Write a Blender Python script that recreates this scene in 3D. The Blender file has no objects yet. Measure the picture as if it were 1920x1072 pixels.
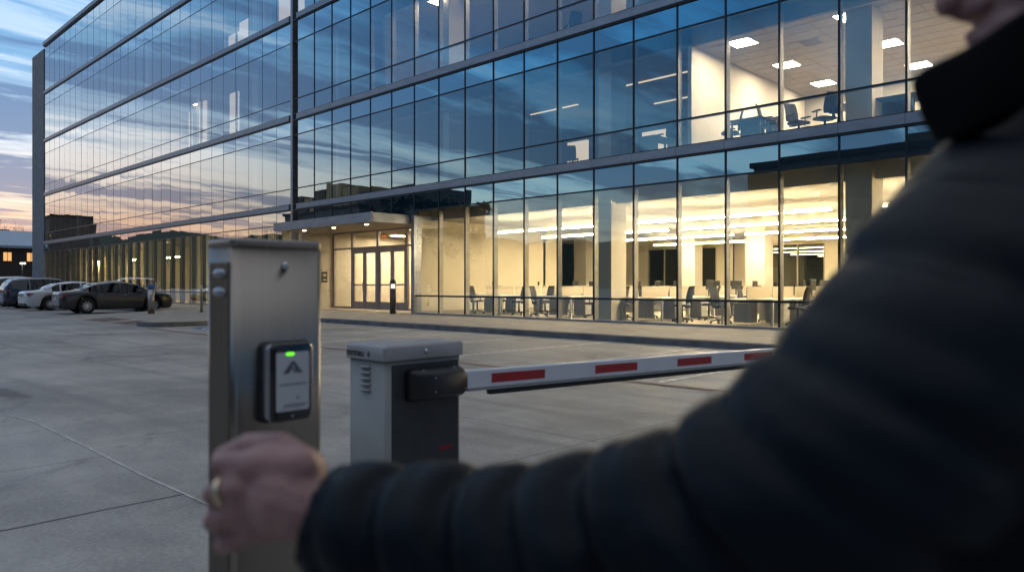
import bpy, bmesh, math, random
from mathutils import Vector, Matrix, noise
random.seed(7)
R = math.radians
scene = bpy.context.scene
col = scene.collection

# ------------------------------------------------------------------ camera
YAW = R(44.1)
EYE = 1.30
FPX = 1382.0
FW = Vector((-math.sin(YAW), math.cos(YAW), 0)); RT = Vector((math.cos(YAW), math.sin(YAW), 0))
cd = bpy.data.cameras.new('camera'); cam = bpy.data.objects.new('camera', cd); col.objects.link(cam)
cam.location = (0, 0, EYE); cam.rotation_euler = (R(90), 0, YAW)
cd.sensor_width = 36; cd.lens = FPX / 1920 * 36; cd.shift_y = -2 / 1920
cd.clip_start = 0.02; cd.clip_end = 4000
cd.dof.use_dof = True; cd.dof.focus_distance = 13.0; cd.dof.aperture_fstop = 3.5
scene.camera = cam

def at(px, py, t):
    """point at photograph direction (px, py), t metres in front of the camera"""
    return Vector((0, 0, EYE)) + t * (FW + RT * ((px - 960) / FPX)) + Vector((0, 0, (534 - py) / FPX * t))

# ------------------------------------------------------------------ render / colour
scene.render.engine = 'CYCLES'
cy = scene.cycles
cy.use_denoising = True
try: cy.denoiser = 'OPENIMAGEDENOISE'
except Exception: pass
cy.max_bounces = 7; cy.diffuse_bounces = 4; cy.glossy_bounces = 4; cy.transmission_bounces = 4
cy.transparent_max_bounces = 16; cy.caustics_reflective = False; cy.caustics_refractive = False
cy.sample_clamp_indirect = 4.0
scene.view_settings.view_transform = 'Standard'; scene.view_settings.look = 'None'
scene.view_settings.exposure = 0.0; scene.view_settings.gamma = 1

# ------------------------------------------------------------------ world: dusk sky with streaky cloud
world = bpy.data.worlds.new('World'); scene.world = world; world.use_nodes = True
SKY_STRENGTH = 1.75
def build_world():
    nt = world.node_tree; nt.nodes.clear(); N = nt.nodes; L = nt.links
    def m(op, a, b=None, c=None):
        n = N.new('ShaderNodeMath'); n.operation = op
        for i, v in enumerate((a, b, c)):
            if v is None: continue
            if isinstance(v, (int, float)): n.inputs[i].default_value = v
            else: L.new(v, n.inputs[i])
        return n.outputs[0]
    def ramp(fac, stops):
        n = N.new('ShaderNodeValToRGB'); e = n.color_ramp.elements
        while len(e) < len(stops): e.new(0.5)
        for i, (p, c) in enumerate(stops):
            e[i].position = p; e[i].color = (*c, 1)
        L.new(fac, n.inputs[0]); return n.outputs[0]
    def mix(fac, a, b, mode='MIX'):
        n = N.new('ShaderNodeMix'); n.data_type = 'RGBA'; n.blend_type = mode
        if isinstance(fac, (int, float)): n.inputs[0].default_value = fac
        else: L.new(fac, n.inputs[0])
        for i, v in ((6, a), (7, b)):
            if isinstance(v, tuple): n.inputs[i].default_value = (*v, 1)
            else: L.new(v, n.inputs[i])
        return n.outputs[2]
    tc = N.new('ShaderNodeTexCoord'); sp = N.new('ShaderNodeSeparateXYZ'); L.new(tc.outputs['Generated'], sp.inputs[0])
    x, y, z = sp.outputs
    h = m('SQRT', m('ADD', m('MULTIPLY', x, x), m('MULTIPLY', y, y)))
    el = m('MULTIPLY', m('ARCTAN2', z, h), 2 / math.pi)          # 0 horizon, 1 zenith
    elc = m('MAXIMUM', el, 0.0)
    e2 = m('POWER', elc, 0.5)                                     # stretch the low sky
    def s(deg): return math.sqrt(max(deg, 0) / 90)
    west = ramp(e2, [(0, (.56, .27, .16)), (s(2.4), (.66, .33, .20)), (s(4.2), (.66, .44, .30)), (s(6.5), (.58, .51, .46)),
                     (s(10), (.40, .48, .57)), (s(14), (.17, .32, .50)), (s(24), (.085, .24, .47)), (s(38), (.32, .37, .44)), (1, (.40, .42, .46))])
    south = ramp(e2, [(0, (.42, .34, .36)), (s(3), (.56, .46, .44)), (s(7), (.50, .58, .66)), (s(12), (.24, .43, .66)), (s(17), (.09, .28, .56)), (s(25), (.055, .21, .46)), (s(38), (.30, .35, .42)), (1, (.40, .42, .46))])
    az = m('DIVIDE', m('MULTIPLY', x, -1.0), m('MAXIMUM', h, 0.001))      # 1 due west
    fa = N.new('ShaderNodeMapRange'); fa.interpolation_type = 'SMOOTHSTEP'; L.new(az, fa.inputs[0])
    fa.inputs[1].default_value = 0.45; fa.inputs[2].default_value = 0.97
    base = mix(fa.outputs[0], south, west)
    # clouds laid out on a plane overhead so they run to the horizon in perspective
    d = m('ADD', m('MAXIMUM', z, 0.0), 0.055)
    cx = m('DIVIDE', x, d); cyy = m('DIVIDE', y, d)
    def cloud(sx, sy, scale, detail, off, dist=0.0, rough=0.55):
        cb = N.new('ShaderNodeCombineXYZ'); L.new(m('MULTIPLY_ADD', cx, sx, off), cb.inputs[0]); L.new(m('MULTIPLY', m('ADD', cyy, m('MULTIPLY', cx, 0.12)), sy), cb.inputs[1])
        t = N.new('ShaderNodeTexNoise'); t.inputs['Scale'].default_value = scale; t.inputs['Detail'].default_value = detail
        t.inputs['Roughness'].default_value = rough; t.inputs['Distortion'].default_value = dist
        L.new(cb.outputs[0], t.inputs['Vector']); return t.outputs['Fac']
    n1 = cloud(1.0, 0.20, 0.95, 7, 3.1, 0.5)
    n2 = cloud(1.0, 0.28, 3.0, 7, 11.7, 0.9, 0.62)
    nn = m('ADD', m('MULTIPLY', n1, 0.66), m('MULTIPLY', n2, 0.34))
    cmask = N.new('ShaderNodeMapRange'); cmask.interpolation_type = 'SMOOTHSTEP'; L.new(nn, cmask.inputs[0])
    cmask.inputs[1].default_value = 0.475; cmask.inputs[2].default_value = 0.545
    dark_w = ramp(e2, [(0, (.45, .24, .18)), (s(3), (.40, .26, .23)), (s(5), (.20, .19, .25)), (s(9), (.12, .17, .28)), (s(18), (.075, .15, .30)), (s(26), (.05, .13, .29)), (s(38), (.24, .27, .32)), (1, (.32, .34, .38))])
    brk = N.new('ShaderNodeMapRange'); brk.interpolation_type = 'SMOOTHSTEP'; L.new(nn, brk.inputs[0])
    brk.inputs[1].default_value = 0.485; brk.inputs[2].default_value = 0.42
    light_w = ramp(e2, [(0, (.62, .35, .22)), (s(5), (.72, .58, .46)), (s(10), (.68, .70, .72)), (s(18), (.34, .47, .62)), (1, (.10, .2, .4))])
    c1 = mix(m('MULTIPLY', cmask.outputs[0], 0.85), base, dark_w)
    c2 = mix(m('MULTIPLY', brk.outputs[0], m('MULTIPLY_ADD', fa.outputs[0], 0.48, 0.28)), c1, light_w)
    ea = N.new('ShaderNodeMapRange'); ea.interpolation_type = 'SMOOTHSTEP'; L.new(az, ea.inputs[0]); ea.inputs[1].default_value = -0.75; ea.inputs[2].default_value = 0.30; ea.inputs[3].default_value = 0.38; ea.inputs[4].default_value = 1.0
    hi = N.new('ShaderNodeMapRange'); L.new(el, hi.inputs[0]); hi.inputs[1].default_value = .35; hi.inputs[2].default_value = .6
    c2 = mix(1.0, c2, mix(hi.outputs[0], (0, 0, 0), (1, 1, 1)), 'MIX') if False else c2
    dimc = N.new('ShaderNodeVectorMath'); dimc.operation = 'SCALE'; L.new(c2, dimc.inputs[0]); L.new(m('MAXIMUM', ea.outputs[0], hi.outputs[0]), dimc.inputs['Scale']); c2 = dimc.outputs[0]
    bel = N.new('ShaderNodeMapRange'); L.new(el, bel.inputs[0]); bel.inputs[1].default_value = -0.03; bel.inputs[2].default_value = 0.0
    c3 = mix(bel.outputs[0], (.05, .055, .07), c2)
    bg = N.new('ShaderNodeBackground'); L.new(c3, bg.inputs[0]); bg.inputs[1].default_value = SKY_STRENGTH
    out = N.new('ShaderNodeOutputWorld'); L.new(bg.outputs[0], out.inputs[0])
    world.cycles.sampling_method = 'MANUAL'; world.cycles.sample_map_resolution = 1024
build_world()

# ------------------------------------------------------------------ helpers: things, parts, meshes
def tag(o, label=None, cat=None, group=None, kind=None):
    if label: o['label'] = label
    if cat: o['category'] = cat
    if group: o['group'] = group
    if kind: o['kind'] = kind
    return o
def thing(name, label, cat, loc=(0, 0, 0), rz=0, group=None):
    o = bpy.data.objects.new(name, None); col.objects.link(o); o.empty_display_size = 0.2
    o.location = loc; o.rotation_euler = (0, 0, rz)
    return tag(o, label, cat, group)

class MB:
    """collects faces; build() links them as ONE mesh object"""
    def __init__(self): self.v = []; self.f = []; self.m = []; self.s = []
    def add(self, vs, fs, mi=0, smooth=False):
        b = len(self.v); self.v += [tuple(p) for p in vs]
        for f in fs: self.f.append([b + i for i in f]); self.m.append(mi); self.s.append(smooth)
        return self
    def box(self, x0, x1, y0, y1, z0, z1, mi=0):
        vs = [(x0, y0, z0), (x1, y0, z0), (x1, y1, z0), (x0, y1, z0), (x0, y0, z1), (x1, y0, z1), (x1, y1, z1), (x0, y1, z1)]
        return self.add(vs, [(0, 3, 2, 1), (4, 5, 6, 7), (0, 1, 5, 4), (1, 2, 6, 5), (2, 3, 7, 6), (3, 0, 4, 7)], mi)
    def obox(self, c, ex, ey, ez, mi=0):
        c = Vector(c); ex = Vector(ex); ey = Vector(ey); ez = Vector(ez)
        vs = [c + a * ex + b * ey + d * ez for d in (-1, 1) for (a, b) in ((-1, -1), (1, -1), (1, 1), (-1, 1))]
        return self.add(vs, [(0, 3, 2, 1), (4, 5, 6, 7), (0, 1, 5, 4), (1, 2, 6, 5), (2, 3, 7, 6), (3, 0, 4, 7)], mi)
    def quad(self, a, b, c, d, mi=0): return self.add([a, b, c, d], [(0, 1, 2, 3)], mi)
    def loft(self, rings, mi=0, closed=True, caps=True, smooth=True):
        n = len(rings[0]); vs = [p for r in rings for p in r]; fs = []
        for i in range(len(rings) - 1):
            for j in range(n if closed else n - 1):
                k = (j + 1) % n
                fs.append((i * n + j, i * n + k, (i + 1) * n + k, (i + 1) * n + j))
        if caps and closed:
            fs.append(tuple(range(n))[::-1]); fs.append(tuple((len(rings) - 1) * n + j for j in range(n)))
        return self.add(vs, fs, mi, smooth)
    def tube(self, pts, rad, n=12, mi=0, round_caps=False, smooth=True):
        pts = [Vector(p) for p in pts]
        if isinstance(rad, (int, float)): rad = [rad] * len(pts)
        if round_caps:
            d0 = (pts[0] - pts[1]).normalized(); d1 = (pts[-1] - pts[-2]).normalized()
            a = [(pts[0] + d0 * rad[0] * math.sin(t), rad[0] * math.cos(t)) for t in (R(80), R(55), R(28))]
            b = [(pts[-1] + d1 * rad[-1] * math.sin(t), rad[-1] * math.cos(t)) for t in (R(28), R(55), R(80))]
            pts = [p for p, _ in a] + pts + [p for p, _ in b]
            rad = [r for _, r in a] + list(rad) + [r for _, r in b]
        rings = []; ref = None
        for i, p in enumerate(pts):
            t = (pts[min(i + 1, len(pts) - 1)] - pts[max(i - 1, 0)]).normalized()
            if ref is None:
                ref = Vector((0, 0, 1)) if abs(t.z) < .9 else Vector((1, 0, 0))
            u = (ref - t * ref.dot(t)).normalized(); w = t.cross(u); ref = u
            rings.append([p + rad[i] * (math.cos(2 * math.pi * j / n) * u + math.sin(2 * math.pi * j / n) * w) for j in range(n)])
        return self.loft(rings, mi, smooth=smooth)
    def ball(self, c, r, nu=16, nv=10, mi=0, M=None):
        c = Vector(c); rx, ry, rz = (r, r, r) if isinstance(r, (int, float)) else r
        rings = []
        for i in range(nv + 1):
            ph = -math.pi / 2 + math.pi * (i + .02) / (nv + .04)
            ring = []
            for j in range(nu):
                th = 2 * math.pi * j / nu
                p = Vector((rx * math.cos(ph) * math.cos(th), ry * math.cos(ph) * math.sin(th), rz * math.sin(ph)))
                ring.append(c + (M @ p if M else p))
            rings.append(ring)
        return self.loft(rings, mi)
    def lathe(self, prof, n=20, c=(0, 0, 0), axis='z', mi=0, caps=True, smooth=True):
        rings = []
        for r, h in prof:
            ring = []
            for j in range(n):
                a = 2 * math.pi * j / n; p, q = r * math.cos(a), r * math.sin(a)
                v = (p, q, h) if axis == 'z' else (p, h, q) if axis == 'y' else (h, p, q)
                ring.append((v[0] + c[0], v[1] + c[1], v[2] + c[2]))
            rings.append(ring)
        return self.loft(rings, mi, caps=caps, smooth=smooth)
    def prism(self, pts, d, mi=0):
        """planar polygon pts extruded by vector d"""
        d = Vector(d); n = len(pts); vs = [Vector(p) for p in pts] + [Vector(p) + d for p in pts]
        fs = [tuple(range(n))[::-1], tuple(range(n, 2 * n))] + [(i, (i + 1) % n, n + (i + 1) % n, n + i) for i in range(n)]
        return self.add(vs, fs, mi)
    def build(self, name, mats, parent=None, world=False, bevel=0, seg=2, recalc=True, loc=None):
        if not isinstance(mats, (list, tuple)): mats = [mats]
        off = Vector(parent.location) if (world and parent) else Vector((0, 0, 0))
        if loc is not None: off = Vector(loc)
        me = bpy.data.meshes.new(name)
        me.from_pydata([Vector(v) - off for v in self.v], [], self.f)
        for m_ in mats: me.materials.append(m_)
        me.polygons.foreach_set('material_index', self.m); me.polygons.foreach_set('use_smooth', self.s)
        if recalc:
            b = bmesh.new(); b.from_mesh(me); bmesh.ops.recalc_face_normals(b, faces=b.faces); b.to_mesh(me); b.free()
        o = bpy.data.objects.new(name, me); col.objects.link(o)
        if parent: o.parent = parent
        if loc is not None: o.location = loc
        if bevel:
            md = o.modifiers.new('bevel', 'BEVEL'); md.width = bevel; md.segments = seg; md.limit_method = 'ANGLE'; md.angle_limit = R(40)
        return o

def copy_tree(o, parent=None):
    c = o.copy(); col.objects.link(c); c.parent = parent
    for ch in list(o.children): copy_tree(ch, c)
    return c

# ------------------------------------------------------------------ materials
MATS = {}
def mat(name, c, rough=.5, metal=0.0, nscale=0, namt=.2, bump=0.0, bscale=None, coat=0.0, spec=.5, emit=None, es=0, c2=None, stretch=(1, 1, 1), aniso=0, detail=5):
    m = bpy.data.materials.new(name); m.use_nodes = True; MATS[name] = m
    nt = m.node_tree; N = nt.nodes; L = nt.links; p = N['Principled BSDF']
    p.inputs['Base Color'].default_value = (*c, 1); p.inputs['Roughness'].default_value = rough; p.inputs['Metallic'].default_value = metal
    p.inputs['Specular IOR Level'].default_value = spec
    if coat: p.inputs['Coat Weight'].default_value = coat; p.inputs['Coat Roughness'].default_value = .06
    if aniso: p.inputs['Anisotropic'].default_value = aniso
    if emit: p.inputs['Emission Color'].default_value = (*emit, 1); p.inputs['Emission Strength'].default_value = es
    if nscale:
        tc = N.new('ShaderNodeTexCoord'); mp = N.new('ShaderNodeMapping'); mp.inputs['Scale'].default_value = stretch
        L.new(tc.outputs['Object'], mp.inputs[0])
        n = N.new('ShaderNodeTexNoise'); n.inputs['Scale'].default_value = nscale; n.inputs['Detail'].default_value = detail
        L.new(mp.outputs[0], n.inputs['Vector'])
        r = N.new('ShaderNodeValToRGB')
        a = c2 if c2 else tuple(x * (1 - namt) for x in c); b = c if c2 else tuple(min(1, x * (1 + namt)) for x in c)
        r.color_ramp.elements[0].position = .32; r.color_ramp.elements[1].position = .68
        r.color_ramp.elements[0].color = (*a, 1); r.color_ramp.elements[1].color = (*b, 1)
        L.new(n.outputs['Fac'], r.inputs[0]); L.new(r.outputs[0], p.inputs['Base Color'])
        rr = N.new('ShaderNodeMapRange'); L.new(n.outputs['Fac'], rr.inputs[0])
        rr.inputs[3].default_value = max(0, rough - .08); rr.inputs[4].default_value = min(1, rough + .08); L.new(rr.outputs[0], p.inputs['Roughness'])
        if bump:
            n2 = n
            if bscale:
                n2 = N.new('ShaderNodeTexNoise'); n2.inputs['Scale'].default_value = bscale; n2.inputs['Detail'].default_value = 4; L.new(mp.outputs[0], n2.inputs['Vector'])
            bm = N.new('ShaderNodeBump'); bm.inputs['Strength'].default_value = bump; bm.inputs['Distance'].default_value = .01
            L.new(n2.outputs['Fac'], bm.inputs['Height']); L.new(bm.outputs[0], p.inputs['Normal'])
    return m
def emat(name, c, s):
    m = bpy.data.materials.new(name); m.use_nodes = True; nt = m.node_tree; nt.nodes.clear()
    e = nt.nodes.new('ShaderNodeEmission'); e.inputs[0].default_value = (*c, 1); e.inputs[1].default_value = s
    o = nt.nodes.new('ShaderNodeOutputMaterial'); nt.links.new(e.outputs[0], o.inputs[0]); return m

def glass_mat(name, tint, refl, r0, r1, power, opaque=None, wav=0.0012, wscale=.55):
    """coated facade glass: mirror share rising with angle, the rest passes through (or meets a dark back-pan)"""
    m = bpy.data.materials.new(name); m.use_nodes = True; nt = m.node_tree; nt.nodes.clear(); N = nt.nodes; L = nt.links
    g = N.new('ShaderNodeBsdfGlossy'); g.inputs['Roughness'].default_value = 0.0; g.inputs[0].default_value = (*refl, 1)
    if opaque: t = N.new('ShaderNodeBsdfDiffuse'); t.inputs[0].default_value = (*opaque, 1)
    else: t = N.new('ShaderNodeBsdfTransparent'); t.inputs[0].default_value = (*tint, 1)
    lw = N.new('ShaderNodeLayerWeight'); lw.inputs[0].default_value = .5
    p = N.new('ShaderNodeMath'); p.operation = 'POWER'; L.new(lw.outputs['Facing'], p.inputs[0]); p.inputs[1].default_value = power
    q = N.new('ShaderNodeMath'); q.operation = 'MULTIPLY_ADD'; L.new(p.outputs[0], q.inputs[0]); q.inputs[1].default_value = r1 - r0; q.inputs[2].default_value = r0
    if wav:
        geo = N.new('ShaderNodeNewGeometry'); n = N.new('ShaderNodeTexNoise'); n.inputs['Scale'].default_value = wscale; n.inputs['Detail'].default_value = 1.5
        L.new(geo.outputs['Position'], n.inputs['Vector'])
        b = N.new('ShaderNodeBump'); b.inputs['Strength'].default_value = 1.0; b.inputs['Distance'].default_value = wav
        L.new(n.outputs['Fac'], b.inputs['Height']); L.new(b.outputs[0], g.inputs['Normal'])
    tm = N.new('ShaderNodeMix'); tm.data_type = 'RGBA'; tm.inputs[6].default_value = (*refl, 1); tm.inputs[7].default_value = (1, .98, .96, 1)
    tr_ = N.new('ShaderNodeMapRange'); L.new(lw.outputs['Facing'], tr_.inputs[0]); tr_.inputs[1].default_value = .32; tr_.inputs[2].default_value = .64
    L.new(tr_.outputs[0], tm.inputs[0]); L.new(tm.outputs[2], g.inputs[0])
    mx = N.new('ShaderNodeMixShader'); L.new(q.outputs[0], mx.inputs[0]); L.new(t.outputs[0], mx.inputs[1]); L.new(g.outputs[0], mx.inputs[2])
    o = N.new('ShaderNodeOutputMaterial'); L.new(mx.outputs[0], o.inputs[0]); MATS[name] = m; return m

G_VIS = glass_mat('vision_glass', (.80, .82, .76), (.58, .90, 1.0), .10, 1.0, 1.35, wav=.0016)
G_SPA = glass_mat('spandrel_glass', None, (.55, .90, 1.0), .28, .98, 1.3, opaque=(.012, .028, .045), wav=.0016)
G_DOOR = glass_mat('door_glass', (.88, .9, .86), (.9, .95, 1.0), .07, .8, 3.0, wav=0)
G_CAR = glass_mat('car_glass', (.10, .11, .12), (.9, .95, 1), .10, .8, 2.5, opaque=None, wav=0)
G_DARK = glass_mat('dark_glass', None, (.9, .95, .9), .12, .6, 2.0, opaque=(.012, .013, .012), wav=0)

M_MULL = mat('mullion_dark', (.018, .022, .028), .35, .5, 8, .2)
M_MULLIN = mat('mullion_inner', (.36, .34, .30), .5, .2, 6, .12)
M_BAND = mat('band_aluminium', (.26, .28, .31), .42, .6, 1.2, .14, stretch=(1, 1, 6))
M_BANDLIP = mat('band_lip', (.03, .034, .04), .4, .5, 5, .2)
M_FIN = mat('pier_concrete', (.17, .19, .21), .75, 0, 1.6, .22, bump=.15)
M_CREAM = mat('painted_wall', (.72, .65, .50), .8, 0, 1.5, .04)
M_CREAM2 = mat('painted_wall_white', (.74, .70, .62), .8, 0, 1.5, .04)
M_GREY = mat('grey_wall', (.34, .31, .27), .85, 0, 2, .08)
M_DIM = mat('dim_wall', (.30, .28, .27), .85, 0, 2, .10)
M_COL = mat('column_paint', (.62, .58, .50), .75, 0, 2, .05)
M_CEIL = mat('ceiling', (.74, .70, .64), .9, 0, 3, .04)
M_CEILG = mat('ceiling_grid', (.60, .56, .51), .8)
M_CARPET = mat('carpet', (.38, .33, .26), .95, 0, 14, .18, bump=.2)
M_SLAB = mat('slab', (.2, .2, .2), .9, 0, 3, .1)
M_STONE = mat('entrance_stone', (.56, .51, .42), .7, 0, 2.2, .10, bump=.08)
M_SOFFIT = mat('soffit', (.46, .38, .28), .45, .25, 2, .1)
M_CANOPY = mat('canopy_metal', (.30, .31, .34), .38, .7, 1.5, .12, stretch=(1, 1, 5))
M_DOORF = mat('door_frame', (.40, .36, .35), .42, .5, 5, .1)
M_CHROME = mat('chrome', (.65, .65, .66), .18, 1, 0)
M_BLACK = mat('black_plastic', (.012, .012, .014), .45, 0, 20, .25)
M_BLACKFAB = mat('black_mesh_fabric', (.016, .016, .018), .8, 0, 60, .3, bump=.2)
M_WHITE = mat('white_laminate', (.72, .68, .60), .45, 0, 3, .04)
M_WHITEM = mat('white_metal', (.70, .68, .64), .4, .1, 5, .05)
M_SCREENF = mat('privacy_screen', (.60, .52, .40), .85, 0, 30, .06)
M_PED = mat('pedestal_metal', (.56, .53, .48), .5, .1, 5, .06)
M_MON = mat('monitor_black', (.02, .022, .025), .3, 0, 6, .2)
M_BLIND = mat('roller_blind', (.42, .37, .30), .9, 0, 18, .08)
L_PEND = emat('pendant_glow', (1.0, .79, .50), 225.0)
L_ROOM = emat('room_glow_wall', (1.0, .80, .62), .85)  # wall surface that emits the room light itself, no lamp shines on it
L_UP = emat('pendant_uplight', (1.0, .77, .46), 22.0)
L_STRIP = emat('strip_dim', (1.0, .78, .5), 1.1)
L_TROF = emat('troffer_glow', (1.0, .82, .60), 105.0)
L_DIM = emat('dim_lamp_glow', (1.0, .80, .58), 30.0)
L_LEFT = emat('strip_glow', (1.0, .76, .36), 160.0)
L_DOWN = emat('downlight_glow', (1.0, .76, .42), 45.0)
L_WIN = emat('lit_window', (1.0, .52, .20), 1.0)
L_LAMP = emat('lamp_glow', (1.0, .85, .6), 8.0)
L_BOLL = emat('bollard_glow', (1.0, .9, .75), 3.0)
L_EXIT = emat('exit_glow', (1.0, .26, .08), .6)
L_GREEN = emat('green_led', (.16, 1.0, .03), 1.6)

# ------------------------------------------------------------------ GROUND
GX0, GX1 = -24.4, 14.0
def ground_material():
    m = bpy.data.materials.new('lot_concrete'); m.use_nodes = True; nt = m.node_tree; N = nt.nodes; L = nt.links; P = N['Principled BSDF']
    geo = N.new('ShaderNodeNewGeometry'); sp = N.new('ShaderNodeSeparateXYZ'); L.new(geo.outputs['Position'], sp.inputs[0]); X, Y, Z = sp.outputs
    def mm(op, a, b=None, c=None):
        n = N.new('ShaderNodeMath'); n.operation = op
        for i, v in enumerate((a, b, c)):
            if v is None: continue
            if isinstance(v, (int, float)): n.inputs[i].default_value = v
            else: L.new(v, n.inputs[i])
        return n.outputs[0]
    def noise_(scale, detail, rough=.55, vec=None, dist=0):
        n = N.new('ShaderNodeTexNoise'); n.inputs['Scale'].default_value = scale; n.inputs['Detail'].default_value = detail; n.inputs['Roughness'].default_value = rough
        n.inputs['Distortion'].default_value = dist
        L.new(vec or geo.outputs['Position'], n.inputs['Vector']); return n.outputs['Fac']
    def mr(v, a, b, c=0, d=1):
        n = N.new('ShaderNodeMapRange'); n.interpolation_type = 'SMOOTHSTEP'; L.new(v, n.inputs[0])
        for i, q in enumerate((a, b, c, d)): n.inputs[i + 1].default_value = q
        return n.outputs[0]
    mp = N.new('ShaderNodeMapping'); mp.inputs['Scale'].default_value = (.35, 1.5, 1); mp.inputs['Rotation'].default_value = (0, 0, R(8)); L.new(geo.outputs['Position'], mp.inputs[0])
    big = noise_(.28, 6, .6); mid = noise_(1.6, 8, .65, dist=.4); fine = noise_(38, 5, .7); streak = noise_(.9, 7, .65, mp.outputs[0])
    grit = noise_(150, 3, .7); blot = noise_(.75, 7, .7, dist=.8)
    v = mm('ADD', mm('ADD', mm('MULTIPLY', big, .36), mm('MULTIPLY', mid, .30)), mm('ADD', mm('ADD', mm('MULTIPLY', fine, .24), mm('MULTIPLY', grit, .14)), mm('MULTIPLY', streak, .22)))
    r = N.new('ShaderNodeValToRGB'); e = r.color_ramp.elements; e.new(.5)
    e[0].position = .52; e[0].color = (.165, .163, .160, 1); e[1].position = .62; e[1].color = (.295, .288, .278, 1); e[2].position = .73; e[2].color = (.45, .44, .425, 1)
    L.new(v, r.inputs[0])
    # scattered stains and specks
    dk = mr(blot, .56, .70)
    vo = N.new('ShaderNodeTexVoronoi'); vo.inputs['Scale'].default_value = 1.3; L.new(geo.outputs['Position'], vo.inputs['Vector'])
    spk = mr(vo.outputs['Distance'], .040, .022)
    spg = mr(noise_(.5, 2), .52, .56)
    vo2 = N.new('ShaderNodeTexVoronoi'); vo2.inputs['Scale'].default_value = 4.2; L.new(geo.outputs['Position'], vo2.inputs['Vector'])
    spk = mm('MAXIMUM', spk, mm('MULTIPLY', mr(vo2.outputs['Distance'], .05, .03), .7))
    dark = mm('MAXIMUM', mm('MULTIPLY', dk, .5), mm('MULTIPLY', spk, mm('MULTIPLY', spg, .9)))
    for yc, sl in ((3.1, .05), (4.75, .05), (5.6, -.02), (7.2, -.02), (0.6, .12)):
        dd = mm('ABSOLUTE', mm('SUBTRACT', mm('SUBTRACT', Y, mm('MULTIPLY', X, sl)), yc))
        dark = mm('MAXIMUM', dark, mm('MULTIPLY', mr(mm('ADD', dd, mm('MULTIPLY', mid, .12)), .22, .06), mm('MULTIPLY', mr(streak, .35, .65), .30)))
    # oil patch near the left edge
    ox = mm('SUBTRACT', X, -10.45); oy = mm('SUBTRACT', Y, 2.14)
    od = mm('ADD', mm('POWER', mm('DIVIDE', ox, .85), 2), mm('POWER', mm('DIVIDE', oy, .19), 2))
    oil = mr(mm('ADD', od, mm('MULTIPLY', noise_(5, 5, .7), 2.6)), 2.3, 1.3, 0, .6)
    dark = mm('MAXIMUM', dark, oil)
    # saw-cut joints: (axis, position, half width, from, to on the other axis, strength)
    wob = mm('MULTIPLY', mm('SUBTRACT', noise_(1.2, 3), .5), .05)
    jl = [('x', -4.66, .012, -20, 1.88, .95), ('x', -6.12, .007, -20, 1.88, .6), ('x', -7.6, .006, -20, 1.88, .4), ('x', -6.70, .006, 1.88, 13.5, .55), ('x', -3.80, .006, 1.88, 13.5, .6), ('x', -0.2, .006, 1.88, 13.5, .5),
          ('x', -10.6, .007, 1.88, 13.5, .5), ('x', -15.8, .009, -20, 13.5, .5), ('x', -21.2, .014, -20, 13.5, .7), ('x', -27, .014, -20, 8.5, .5), ('x', -32, .014, -20, 8.5, .5),
          ('y', 4.88, .006, -40, 20, .65), ('y', 8.0, .008, -60, 20, .45), ('y', 11.0, .008, -23, 20, .4), ('y', -2.5, .008, -60, 20, .5)]
    jm = None
    for ax, pos, hw, a, b, st in jl:
        A, B = (X, Y) if ax == 'x' else (Y, X)
        dd = mm('ABSOLUTE', mm('SUBTRACT', mm('ADD', A, wob), pos))
        line = mr(dd, hw * 1.5, hw * .6, 0, st)
        inr = mm('MULTIPLY', mm('GREATER_THAN', B, a), mm('LESS_THAN', B, b))
        k = mm('MULTIPLY', line, inr)
        jm = k if jm is None else mm('MAXIMUM', jm, k)
    dark = mm('MAXIMUM', dark, mm('MULTIPLY', jm, mr(mid, .25, .5, .55, 1)))
    mx = N.new('ShaderNodeMix'); mx.data_type = 'RGBA'; L.new(dark, mx.inputs[0]); L.new(r.outputs[0], mx.inputs[6]); mx.inputs[7].default_value = (.022, .022, .025, 1)
    # faint rusty film at a few places
    rust = mr(noise_(.35, 5, .6, dist=1.0), .66, .78, 0, .35)
    mx2 = N.new('ShaderNodeMix'); mx2.data_type = 'RGBA'; L.new(rust, mx2.inputs[0]); L.new(mx.outputs[2], mx2.inputs[6]); mx2.inputs[7].default_value = (.16, .115, .085, 1)
    L.new(mx2.outputs[2], P.inputs['Base Color'])
    L.new(mr(mid, .3, .7, .52, .78), P.inputs['Roughness']); P.inputs['Specular IOR Level'].default_value = .35
    b = N.new('ShaderNodeBump'); b.inputs['Strength'].default_value = .35; b.inputs['Distance'].default_value = .004
    L.new(mm('ADD', mm('MULTIPLY', fine, .6), mm('SUBTRACT', mid, mm('MULTIPLY', jm, 2))), b.inputs['Height']); L.new(b.outputs[0], P.inputs['Normal'])
    return m
M_LOT = ground_material()
g = MB(); S = 900
g.quad((-S, -S, 0), (S, -S, 0), (S, S, 0), (-S, S, 0)); tag(g.build('parking_lot', M_LOT), kind='structure')

D = 18.2           # facade plane
WALK = 0.15
KERBY = 13.75
M_WALK = mat('sidewalk_concrete', (.34, .31, .27), .8, 0, 2.5, .16, bump=.25, bscale=50)
M_KERB = mat('kerb_concrete', (.15, .15, .155), .85, 0, 3, .3, bump=.3, bscale=30)
M_PAINTW = mat('white_road_paint', (.55, .55, .53), .8, 0, 5, .3)
M_PAINTF = mat('faded_white_paint', (.66, .63, .57), .85, 0, 7, .4)
M_PAINTR = mat('faded_red_paint', (.24, .15, .135), .85, 0, 4, .3)
M_PAINTB = mat('blue_road_paint', (.03, .13, .42), .8, 0, 5, .25)
M_TACT = mat('tactile_brick', (.155, .10, .09), .85, 0, 5, .4)

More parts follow.
